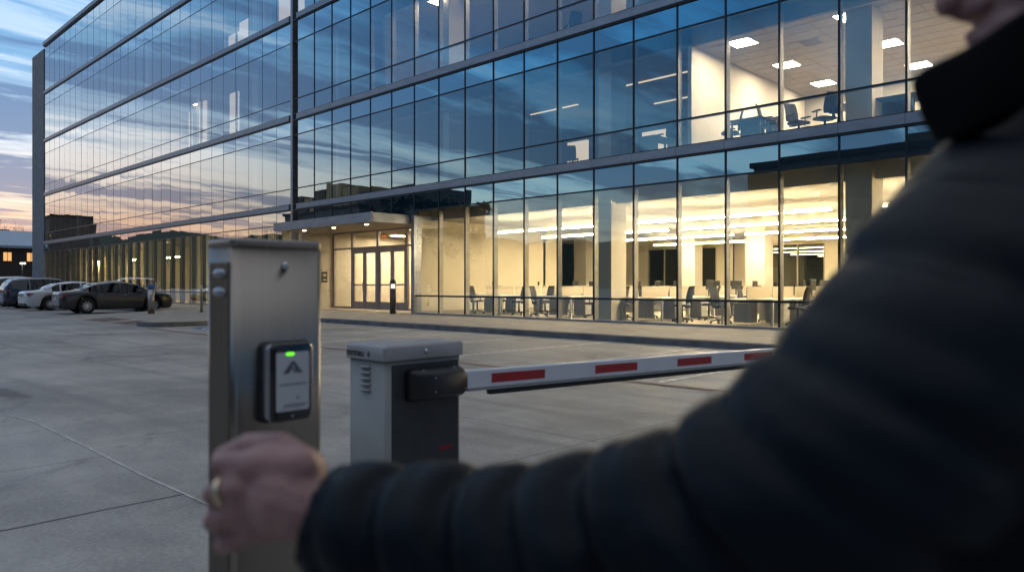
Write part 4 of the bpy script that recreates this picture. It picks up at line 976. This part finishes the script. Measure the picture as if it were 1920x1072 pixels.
mb = MB(); mb.loft([rrect(hx0, hx1, hy0, hy1, .016, z) for z in (.012, .5, 1.0, 1.373)]); mb.build('shaft', M_POST, post)
mb = MB(); mb.loft([rrect(hx0 - .0012, hx1 + .0012, hy0 - .0012, hy1 + .0012, .017, z) for z in (1.3736, 1.387)] + [rrect(hx0 + .002, hx1 - .002, hy0 + .002, hy1 - .002, .014, PZ)]); mb.build('cap', M_POST, post, bevel=.002)
mb = MB(); mb.box(hx0 - .06, hx1 + .06, hy0 - .06, hy1 + .06, 0, .012); bpq = mb.build('base_plate', M_STEEL, post, bevel=.003)
for sx in (-1, 1):
    for sy in (-1, 1): mb = MB(); mb.lathe([(.012, .012), (.012, .026), (0, .027)], 6, (sx * .1, sy * .135, 0)); mb.build('anchor_bolt', M_CHROME, bpq)
mb = MB(); mb.ball((hx1 + .001, -PW / 2 + .1085, 1.3385), (.006, .0085, .0085), 14, 8); mb.build('dome_screw', M_CHROME, post)
mb = MB(); mb.box(hx0 + .02, hx1 - .012, hy0 - .002, hy0 + .01, .06, 1.345); pan = mb.build('side_panel', mat('dark_steel', (.17, .145, .115), .4, 1, 3, .2, stretch=(20, 20, .6)), post, bevel=.003)
for z in (1.286, 1.322):
    mb = MB(); mb.ball((.010, hy0 - .002, z), (.026, .009, .0105), 18, 10); mb.build('louvre', M_SILV, pan)

# the reader: silver surround, black bezel, pale screen with a mountain emblem
rw0, rw1, rz0, rz1 = .052, .157, 1.031, 1.189
rd = thing('card_reader', 'black and silver card reader with pale screen and green light, on the steel post', 'card reader', (PX, PY + (rw0 + rw1) / 2, (rz0 + rz1) / 2))
hw_, hh_ = (rw1 - rw0) / 2, (rz1 - rz0) / 2
def rr_yz(hw, hh, r, x, n=5, bow=0.0):
    pts = rrect(-hw, hw, -hh, hh, r, 0, n)
    return [(x, y * (1 + bow * (1 - (z / hh) ** 2)), z) for y, z, _ in pts]
mb = MB(); mb.loft([rr_yz(hw_ + .002, hh_, .012, .001), rr_yz(hw_ + .002, hh_, .012, .012)]); mb.build('back_plate', M_BLACK, rd)
mb = MB(); mb.loft([rr_yz(hw_ - .002, hh_ - .003, .014, .0121, bow=.03), rr_yz(hw_ - .001, hh_ - .003, .014, .026, bow=.04), rr_yz(hw_ - .005, hh_ - .005, .013, .031, bow=.04)]); mb.build('silver_surround', M_SILV, rd)
mb = MB(); mb.loft([rr_yz(hw_ - .007, hh_ - .001, .013, .02, bow=.04), rr_yz(hw_ - .008, hh_ - .002, .012, .033, bow=.04), rr_yz(hw_ - .013, hh_ - .006, .010, .037, bow=.03)]); bz = mb.build('bezel', mat('gloss_black', (.008, .009, .011), .18, 0, 0, coat=.6), rd)
mb = MB(); mb.loft([rr_yz(.0355, .0575, .003, .0365), rr_yz(.035, .057, .003, .0385)], smooth=False); scn = mb.build('screen', M_LCD, rd)
scn.location = (0, 0, .001)
def ink(name, polys, m=M_INK, par=rd, x=.0386):
    b = MB()
    for p in polys: b.prism([(x, y, z) for y, z in p], (.0005, 0, 0))
    return b.build(name, m, par)
e = []
def pk(cx_, cz, w, h, th): e.extend([[(cx_ - w, cz - h), (cx_ - w + th, cz - h), (cx_ + th * .3, cz), (cx_ - th * .3, cz)], [(cx_ + w - th, cz - h), (cx_ + w, cz - h), (cx_ + th * .3, cz), (cx_ - th * .3, cz)]])
pk(.0, .040, .022, .023, .011); pk(-.003, .030, .011, .012, .006); e.append([(.002, .030), (.009, .018), (.012, .018), (.004, .031)])
ink('mountain_emblem', e)
lt = []; rnd = random.Random(2); y = -.030
while y < .029:
    w_ = rnd.uniform(.0012, .0028); hgt = rnd.choice((.0026, .0026, .004)); lt.append([(y, -.006), (y + w_, -.006), (y + w_, -.006 + hgt), (y, -.006 + hgt)]); y += w_ + rnd.uniform(.0006, .0016)
ink('text_line', lt)
lt = []; y = -.019
while y < .028:
    w_ = rnd.uniform(.001, .003); lt.append([(y, -.046), (y + w_, -.046), (y + w_, -.043), (y, -.043)]); y += w_ + .0009
lt.append([(-.022, -.0495), (.024, -.0495), (.024, -.048), (-.022, -.048)]); lt.append([(.008, -.034), (.011, -.034), (.0115, -.029), (.0085, -.030)]); lt.append([(.006, -.0325), (.014, -.0325), (.014, -.0315), (.006, -.0315)])
ink('small_print', lt, mat('screen_ink_pale', (.22, .225, .24), .5))
mb = MB(); mb.ball((.0386, -.006, .055), (.0016, .0098, .0032), 16, 8); mb.build('green_light', L_GREEN, rd)
mb = MB(); mb.ball((.037, .0, -.067), (.0012, .0028, .0028), 12, 8); mb.build('sensor_dot', M_SILV, rd)

# ------------------------------------------------------------------ BARRIER GATE
M_CAB = mat('cabinet_grey', (.29, .29, .27), .5, 0, 5, .07, bump=.04)
M_CABD = mat('cabinet_dark_panel', (.030, .032, .035), .6, 0, 14, .2)
M_LID = mat('cabinet_lid', (.36, .35, .345), .38, .1, 5, .06)
M_ARMW = mat('arm_white', (.66, .67, .70), .35, 0, 8, .05)
M_ARMR = mat('arm_red', (.36, .012, .016), .4, 0, 20, .12)
M_RUBB = mat('rubber_edge', (.010, .010, .011), .7)
BX0, BY0, BD_, BW_, BZ = -2.459, 1.794, .287, .436, 1.05
gate = thing('barrier_gate', 'grey barrier cabinet with dark front panel and red-striped white boom arm', 'barrier gate', (BX0 - BD_ / 2, BY0 + BW_ / 2, 0))
cx0, cx1, cy0, cy1 = -BD_ / 2, BD_ / 2, -BW_ / 2, BW_ / 2
i_ = .011
mb = MB(); mb.loft([rrect(cx0 + i_, cx1 - i_, cy0 + i_, cy1 - i_, .014, z) for z in (.03, .5, .985)]); cab = mb.build('cabinet', M_CAB, gate)
mb = MB(); mb.loft([rrect(cx0, cx1, cy0, cy1, .014, z) for z in (.986, 1.04)] + [rrect(cx0 + .008, cx1 - .008, cy0 + .008, cy1 - .008, .01, BZ)]); lid = mb.build('lid', M_LID, gate, bevel=.003)
mb = MB(); mb.box(cx0 + .0, cx1 - .0, cy0, cy1, 0, .03); mb.build('plinth', M_CABD, gate)
mb = MB(); mb.box(cx1 - i_ - .003, cx1 - i_ + .004, cy0 + .042, cy1 - .03, .06, .968); pn = mb.build('front_panel', M_CABD, gate, bevel=.002)
mb = MB(); mb.ball((cx1 + .001, cy0 + .215, 1.018), (.008, .011, .011), 14, 8); mb.build('lid_screw', M_CHROME, lid)
for q in range(5):
    z = .958 - .0245 * q; mb = MB(); xc = cx1 - .150; rg = []
    for xx, s_ in ((-.038, .2), (-.03, .85), (0, 1), (.03, .85), (.038, .2)):
        rg.append([(xc + xx, cy0 + i_ + .002, z - .008 * s_), (xc + xx, cy0 + i_ - .012 * s_, z - .006 * s_), (xc + xx, cy0 + i_ - .010 * s_, z + .001 * s_), (xc + xx, cy0 + i_ + .002, z + .007 * s_)])
    mb.loft(rg); mb.build('louvre', M_LID, cab)
# worn dark lettering on the lid side, and the small red plate low on the panel
b = MB(); rnd = random.Random(5); xx = cx0 + .012
for q in range(6):
    w_ = rnd.uniform(.014, .02)
    for (a, c_, z0, z1) in ((0, .005, 0, .020), (w_ - .005, w_, 0, .020), (0, w_, rnd.choice((0, .008, .016)), None)):
        z1 = z1 if z1 else z0 + .005
        b.box(xx + a, xx + c_, cy0 - .0012, cy0 + .001, .999 + z0, .999 + z1)
    xx += w_ + .004
b.build('lettering', M_CABD, lid); b = MB(); xx += .022; b.box(xx, xx + .022, cy0 - .0012, cy0 + .001, 1.008, 1.013); b.box(xx + .009, xx + .014, cy0 - .0016, cy0 + .001, .998, 1.023)
b.build('cross_mark', M_CABD, lid)
b = MB()
for q in range(4):
    y = cy1 - .145 + .021 * q; b.box(cx1 - i_ + .004, cx1 - i_ + .0055, y, y + .004, .575, .598); b.box(cx1 - i_ + .004, cx1 - i_ + .0054, y + .010, y + .014, .575, .598); b.box(cx1 - i_ + .004, cx1 - i_ + .0053, y, y + .014, .590 if q % 2 else .584, .595 if q % 2 else .589)
b.build('red_marking', M_ARMR, pn)
# motor cover
mb = MB()
def mc(x, y0, y1, z0, z1, r): return [(x, p, q) for p, q, _ in rrect(y0, y1, z0, z1, r, 0)]
my0, my1 = cy0 + .105, cy0 + .395
mb.loft([mc(cx1 - .008, my0, my1, .812, .945, .02), mc(cx1 + .03, my0 + .004, my1, .812, .945, .022), mc(cx1 + .062, my0 + .03, my1 - .006, .822, .938, .026), mc(cx1 + .088, my0 + .07, my1 - .02, .838, .925, .026)]); mot = mb.build('motor_cover', M_BLACK, gate)
for yy, zz, dx in ((my0 + .09, .912, .0885), (my1 - .035, .912, .0885), (my0 + .09, .852, .0885), (my1 - .035, .852, .0885), (my0 + .06, .9415, .045), (my1 - .06, .9415, .045)):
    mb = MB(); mb.ball((cx1 + dx, yy, zz), .0035, 8, 6); mb.build('screw', M_CHROME, mot)
# boom arm
A0 = Vector((cx1 + .048, my1 - .03, .884)); ad = Vector((.1025, .995, 0)); ad.normalize(); ad = (ad + Vector((0, 0, -.0165))).normalized(); an = Vector((ad.y, -ad.x, 0)).normalized(); au = an.cross(ad) * -1
if au.z < 0: au = -au
def abox(s0, s1, n0, n1, u0, u1, b, mi=0):
    c = A0 + ad * (s0 + s1) / 2 + an * (n0 + n1) / 2 + au * (u0 + u1) / 2
    b.obox(c, ad * (s1 - s0) / 2, an * (n1 - n0) / 2, au * (u1 - u0) / 2, mi)
b = MB(); abox(0, 3.4, -.024, .024, -.040, .041, b); arm = b.build('boom_arm', M_ARMW, gate, bevel=.006)
o_ = .03
for q in range(5):
    b = MB(); abox(o_ + .129 + .672 * q, o_ + .129 + .672 * q + .325, .0241, .0249, -.020, .022, b); b.build('red_stripe', M_ARMR, arm)
b = MB(); abox(.03, 3.39, -.018, .0235, -.050, -.0402, b); b.build('lower_rail', M_CAB, arm)
b = MB(); abox(o_ + .128, 3.38, -.012, .018, -.074, -.0502, b); b.build('rubber_edge', M_RUBB, arm, bevel=.004)

# ------------------------------------------------------------------ PERSON reaching for the reader
M_SKIN = mat('skin', (.40, .235, .21), .5, 0, 26, .22, bump=.25, bscale=220, c2=(.25, .125, .12))
M_JACK = mat('padded_jacket', (.0045, .0078, .0125), .46, 0, 14, .25, bump=.0, spec=.13)
M_COLLAR = mat('jacket_collar', (.0025, .003, .004), .9, 0, 40, .3, spec=.06)
M_HAIR = mat('dark_hair', (.015, .011, .009), .6, 0, 80, .4)
M_TROU = mat('dark_trousers', (.012, .013, .018), .85, 0, 50, .25)
M_SHOE = mat('black_shoe', (.012, .011, .011), .5)
def cm(x, t, z): return RT * x + FW * t + Vector((0, 0, z))      # x to the right, t ahead of the camera
PC = cm(.487, .62, 0)
FWD = (RT * -.75 + FW * .65).normalized(); LEFT = Vector((-FWD.y, FWD.x, 0)); UP = Vector((0, 0, 1))
HF = (RT * -.985 + FW * .17).normalized(); HL = Vector((-HF.y, HF.x, 0))
H = PC + Vector((0, 0, 1.575)) + RT * .0 + FW * .005
def hp_(f, l, u): return H + HF * f + HL * l + UP * u
body = MB()
HM = Matrix((HF, HL, UP)).transposed()
def hball(f, l, u, r, M=HM): body.ball(hp_(f, l, u), r, 20, 14, M=M)
hball(-.012, 0, .045, (.098, .078, .088)); hball(.02, 0, .0, (.072, .066, .085)); hball(.042, 0, -.062, (.046, .046, .036)); hball(.075, 0, -.085, (.020, .024, .017))
hball(.062, 0, .035, (.03, .056, .022)); hball(.055, .035, -.012, (.03, .025, .024)); hball(.055, -.035, -.012, (.03, .025, .024))
body.tube([hp_(.083, 0, .025), hp_(.097, 0, -.004), hp_(.108, 0, -.030)], [.009, .010, .0115], 12, round_caps=True)
body.tube([hp_(.086, .012, -.036), hp_(.098, 0, -.038), hp_(.086, -.012, -.036)], .0085, 10, round_caps=True)
body.tube([hp_(.072, .019, -.063), hp_(.090, 0, -.060), hp_(.072, -.019, -.063)], [.005, .0068, .005], 10, round_caps=True)
body.tube([hp_(.070, .017, -.073), hp_(.087, 0, -.072), hp_(.070, -.017, -.073)], [.005, .0072, .005], 10, round_caps=True)
for s in (1, -1):
    body.ball(hp_(-.012, s * .077, -.002), (.018, .007, .030), 12, 10, M=HM)
body.tube([hp_(-.012, 0, -.02), hp_(-.03, 0, -.11), PC + Vector((0, 0, 1.38))], [.058, .058, .07], 16)
# trunk, hips, legs under the clothes
def ring(c, a, b_, n=24): return [c + LEFT * a * math.cos(2 * math.pi * j / n) + FWD * b_ * math.sin(2 * math.pi * j / n) for j in range(n)]
body.loft([ring(PC + UP * z, a, b_) for z, a, b_ in ((.84, .15, .11), (1.0, .14, .10), (1.2, .165, .115), (1.33, .16, .10), (1.40, .08, .07))])
ft = {}
for s in (1, -1):
    hip = PC + LEFT * s * .09 + UP * .88; kn = PC + LEFT * s * .11 + FWD * (.06 if s > 0 else -.05) + UP * .47; ank = PC + LEFT * s * .12 + FWD * (.03 if s > 0 else -.10) + UP * .08; ft[s] = ank
    body.tube([hip, kn, ank], [.085, .055, .038], 14, round_caps=True); body.tube([ank - FWD * .03, ank + FWD * .13 - UP * .04], [.038, .032], 12, round_caps=True)
# left arm and hand
W0 = at(598, 962, .645)
body.tube([at(1860, 590, .50), at(1500, 900, .46), at(1330, 1010, .475), at(960, 1035, .56), W0], [.05, .045, .042, .038, .029], 14)
def hnd(px, py, t): return at(px, py, t)
body.ball(hnd(512, 925, .652), (.049, .021, .044), 18, 12, M=Matrix((RT, FW, UP)).transposed())
body.tube([W0, hnd(530, 935, .65)], [.029, .034], 14, round_caps=True)
body.tube([hnd(560, 880, .65), hnd(478, 876, .648)], [.020, .017], 12, round_caps=True)
fing = [  # knuckle, middle joint, end joint, tip : (px, py, t)
    ((470, 868, .648), (414, 872, .660), (424, 880, .688), (462, 884, .692), .0100),
    ((458, 912, .643), (402, 926, .654), (412, 932, .686), (455, 930, .692), .0104),
    ((462, 956, .646), (402, 976, .656), (414, 980, .686), (458, 974, .692), .0102),
    ((474, 996, .654), (420, 1020, .664), (430, 1022, .688), (464, 1012, .692), .0090)]
for a, b_, c_, d_, r_ in fing:
    body.tube([hnd(*a), hnd(*b_)], [r_ * 1.22, r_ * 1.04], 10, round_caps=True); body.tube([hnd(*b_), hnd(*c_), hnd(*d_)], [r_, r_ * .92, r_ * .8], 10, round_caps=True)
body.tube([hnd(575, 880, .665), hnd(520, 838, .672), hnd(466, 836, .680), hnd(418, 858, .682)], [.019, .0150, .0125, .0105], 12, round_caps=True)
# right arm hanging
body.tube([PC - LEFT * .18 + UP * 1.34, PC - LEFT * .23 + UP * 1.06, PC - LEFT * .24 + FWD * .06 + UP * .80], [.05, .042, .03], 14, round_caps=True)
body.ball(PC - LEFT * .24 + FWD * .08 + UP * .73, (.028, .045, .05), 14, 10)
for k in range(4):
    q = PC - LEFT * .24 + FWD * (.05 + .02 * k) + UP * .70; body.tube([q, q - UP * .045 + FWD * .004, q - UP * .075 - LEFT * -.012], [.0095, .009, .0075], 8, round_caps=True)
q = PC - LEFT * .22 + FWD * .10 + UP * .75; body.tube([q, q + FWD * .02 - UP * .03, q + FWD * .02 - UP * .065], [.012, .011, .009], 8, round_caps=True)
PERS = body.build('person', M_SKIN, None, loc=(PC.x, PC.y, 0))
tag(PERS, 'person in a dark padded jacket seen from behind, left arm reaching towards the card reader', 'person')
md = PERS.modifiers.new('skin', 'REMESH'); md.mode = 'VOXEL'; md.voxel_size = .003; md.use_smooth_shade = True
md = PERS.modifiers.new('soft', 'SMOOTH'); md.factor = .5; md.iterations = 2
def pp(mb, n, m): 
    o = mb.build(n, m, None, loc=(PC.x, PC.y, 0)); o.location = (0, 0, 0); o.parent = PERS; return o
for s in (1, -1):
    mb = MB(); mb.ball(hp_(.080, s * .030, .008), .0125, 14, 10); ey = pp(mb, 'eye', mat('eye_white', (.6, .58, .55), .2))
    mb = MB(); mb.ball(hp_(.0905, s * .0305, .008), (.0035, .0055, .0055), 12, 8, M=HM); pp(mb, 'iris', M_HAIR).parent = PERS
    mb = MB(); mb.tube([hp_(.082, s * .014, .034), hp_(.078, s * .034, .040), hp_(.062, s * .05, .032)], [.004, .005, .003], 8, round_caps=True); pp(mb, 'eyebrow', M_HAIR)
mb = MB(); mb.ball(hp_(-.028, 0, .060), (.098, .086, .088), 24, 16, M=HM); mb.ball(hp_(-.055, 0, .01), (.062, .080, .075), 20, 14, M=HM)
hr = pp(mb, 'hair', M_HAIR); md = hr.modifiers.new('merge', 'REMESH'); md.mode = 'VOXEL'; md.voxel_size = .005; md.use_smooth_shade = True
# fingernail catching light, thumb side
mb = MB(); mb.ball(hnd(412, 862, .672), (.007, .003, .006), 10, 8, M=Matrix((RT, FW, UP)).transposed()); pp(mb, 'thumbnail', mat('nail', (.5, .36, .3), .3))
# gold ring
rp = hnd(409, 921, .652); ax_ = (hnd(402, 926, .654) - hnd(458, 912, .643)).normalized(); u_ = ax_.orthogonal().normalized(); v_ = ax_.cross(u_)
rp = hnd(458, 912, .643).lerp(hnd(402, 926, .654), .62)
mb = MB(); mb.loft([[rp + ax_ * (.0028 * math.cos(p_)) + (u_ * math.cos(a_) + v_ * math.sin(a_)) * (.0128 + .0016 * math.sin(p_)) for p_ in [2 * math.pi * k / 8 for k in range(8)]] for a_ in [2 * math.pi * j / 24 for j in range(25)]], caps=False)
pp(mb, 'finger_ring', mat('gold', (.78, .64, .42), .3, 1))
# trousers and shoes
mb = MB(); mb.loft([ring(PC + UP * z, a, b_) for z, a, b_ in ((.78, .19, .14), (.90, .185, .145), (1.0, .17, .135))])
for s in (1, -1):
    hip = PC + LEFT * s * .09 + UP * .86; kn = PC + LEFT * s * .11 + FWD * (.06 if s > 0 else -.05) + UP * .47; mb.tube([hip, kn, ft[s] - UP * .03], [.105, .082, .075], 18)
tr = pp(mb, 'trousers', M_TROU); md = tr.modifiers.new('merge', 'REMESH'); md.mode = 'VOXEL'; md.voxel_size = .009; md.use_smooth_shade = True
for s in (1, -1):
    mb = MB(); a = Vector((ft[s].x, ft[s].y, 0)); rg = []
    for f_, w_, h_ in ((-.07, .03, .07), (-.05, .038, .10), (.03, .040, .10), (.10, .045, .065), (.16, .042, .045), (.19, .025, .03)):
        c = a + FWD * f_; rg.append([c + LEFT * w_ * math.cos(t_) * 1.0 + UP * max(.0, h_ / 2 + h_ / 2 * math.sin(t_) * 1.0) for t_ in [2 * math.pi * j / 14 for j in range(14)]])
    mb.loft(rg); pp(mb, 'shoe', M_SHOE)
# jacket: quilted sleeve, shoulder, trunk
def sleeve(stations, creases, depth=.16, n=40, per=14):
    """stations (px, py, t, r); creases at parameter values along the arm pull the surface in"""
    P = [(at(px, py, t), r) for px, py, t, r in stations]; mbx = []
    N_ = (len(P) - 1) * per
    rings = []; prev = None
    def pos(u):
        i = min(int(u), len(P) - 2); f = u - i
        p0, p1, p2, p3 = P[max(i - 1, 0)], P[i], P[i + 1], P[min(i + 2, len(P) - 1)]
        def cr(a, b_, c_, d_): return .5 * ((2 * b_) + (c_ - a) * f + (2 * a - 5 * b_ + 4 * c_ - d_) * f * f + (3 * b_ - a - 3 * c_ + d_) * f ** 3)
        return cr(p0[0], p1[0], p2[0], p3[0]), cr(p0[1], p1[1], p2[1], p3[1])
    for k in range(N_ + 1):
        u = k / per
        c, r = pos(u); c2, _ = pos(min(u + .02, len(P) - 1)); c1, _ = pos(max(u - .02, 0)); t = (c2 - c1).normalized()
        a = (UP - t * UP.dot(t)).normalized(); b_ = t.cross(a)
        ring_ = []
        for j in range(n):
            th = 2 * math.pi * j / n; skew = (-.32 * math.cos(th) + .10 * math.sin(th)) * (1 if u > 4.4 else 1.2)
            f = 1.0
            for cpos, cw, ca in creases:
                d = (u + skew - cpos) / cw; f -= ca * math.exp(-d * d)
            wr = 1 + .05 * noise.noise((u * 2.1, math.cos(th) * 1.6, math.sin(th) * 1.6)) + .022 * noise.noise((u * 11, math.cos(th) * 4, math.sin(th) * 4))
            ring_.append(c + (a * math.cos(th) + b_ * math.sin(th)) * r * f * wr)
        rings.append(ring_)
    return rings
jk = MB()
st_ = [(2040, 330, .60, .085), (1950, 440, .54, .093), (1856, 590, .495, .099), (1700, 765, .455, .087), (1545, 905, .445, .081), (1355, 998, .465, .078), (1150, 1026, .51, .073), (970, 1038, .56, .070), (790, 1015, .605, .065), (655, 985, .64, .056), (600, 968, .645, .047)]
cr_ = [(1.35, .07, .06), (2.2, .09, .09), (2.75, .05, .05), (3.2, .08, .13), (3.55, .04, .05), (3.9, .08, .14), (4.72, .10, .24), (5.2, .05, .08), (5.62, .12, .27), (6.32, .13, .26), (6.72, .06, .08), (7.15, .13, .28), (7.55, .05, .06), (8.0, .13, .28), (8.85, .10, .22)]
jk.loft(sleeve(st_, cr_))
tor = [(.80, .215, .165), (.86, .235, .185), (.93, .22, .17), (.95, .245, .19), (1.03, .25, .195), (1.06, .23, .175), (1.08, .25, .19), (1.16, .255, .195), (1.19, .235, .175), (1.21, .25, .185), (1.29, .24, .175), (1.31, .22, .155), (1.33, .225, .155), (1.38, .185, .135), (1.43, .12, .105), (1.46, .09, .09)]
jk.loft([ring(PC + UP * z, a, b_, 40) for z, a, b_ in tor])
jk.tube([PC + UP * 1.40, PC - LEFT * .19 + UP * 1.34, PC - LEFT * .25 + UP * 1.06, PC - LEFT * .25 + FWD * .06 + UP * .82], [.09, .092, .075, .058], 24)
q_ = M_JACK.node_tree.nodes['Principled BSDF']; q_.inputs['Sheen Weight'].default_value = .0; q_.inputs['Sheen Roughness'].default_value = .45; q_.inputs['Sheen Tint'].default_value = (.25, .32, .42, 1)
jo = pp(jk, 'jacket', M_JACK); md = jo.modifiers.new('merge', 'REMESH'); md.mode = 'VOXEL'; md.voxel_size = .006; md.use_smooth_shade = True
md = jo.modifiers.new('soft', 'SMOOTH'); md.factor = .5; md.iterations = 4
# stand collar, open at the front
cb = [((1768, 262, .55), (1716, 150, .57)), ((1800, 262, .52), (1772, 122, .545)), ((1860, 240, .495), (1838, 96, .52)), ((1940, 190, .48), (1915, 35, .50)), ((2040, 120, .50), (2010, -35, .515)), ((2110, 150, .56), (2080, 0, .57)), ((2090, 250, .65), (2070, 120, .65)), ((2010, 300, .72), (2000, 175, .715)), ((1910, 310, .735), (1895, 200, .73)), ((1830, 305, .715), (1805, 205, .71))]
rows_ = []
for f in (0, .33, .66, 1.0):
    rows_.append([at(*b_).lerp(at(*t_), f) + (LEFT * .006 * math.sin(math.pi * f)) for b_, t_ in cb])
mb = MB(); mb.loft(rows_, closed=False); co = pp(mb, 'collar', M_COLLAR)
md = co.modifiers.new('round', 'SUBSURF'); md.levels = 2; md.render_levels = 2
md = co.modifiers.new('thick', 'SOLIDIFY'); md.thickness = .014; md.offset = 0
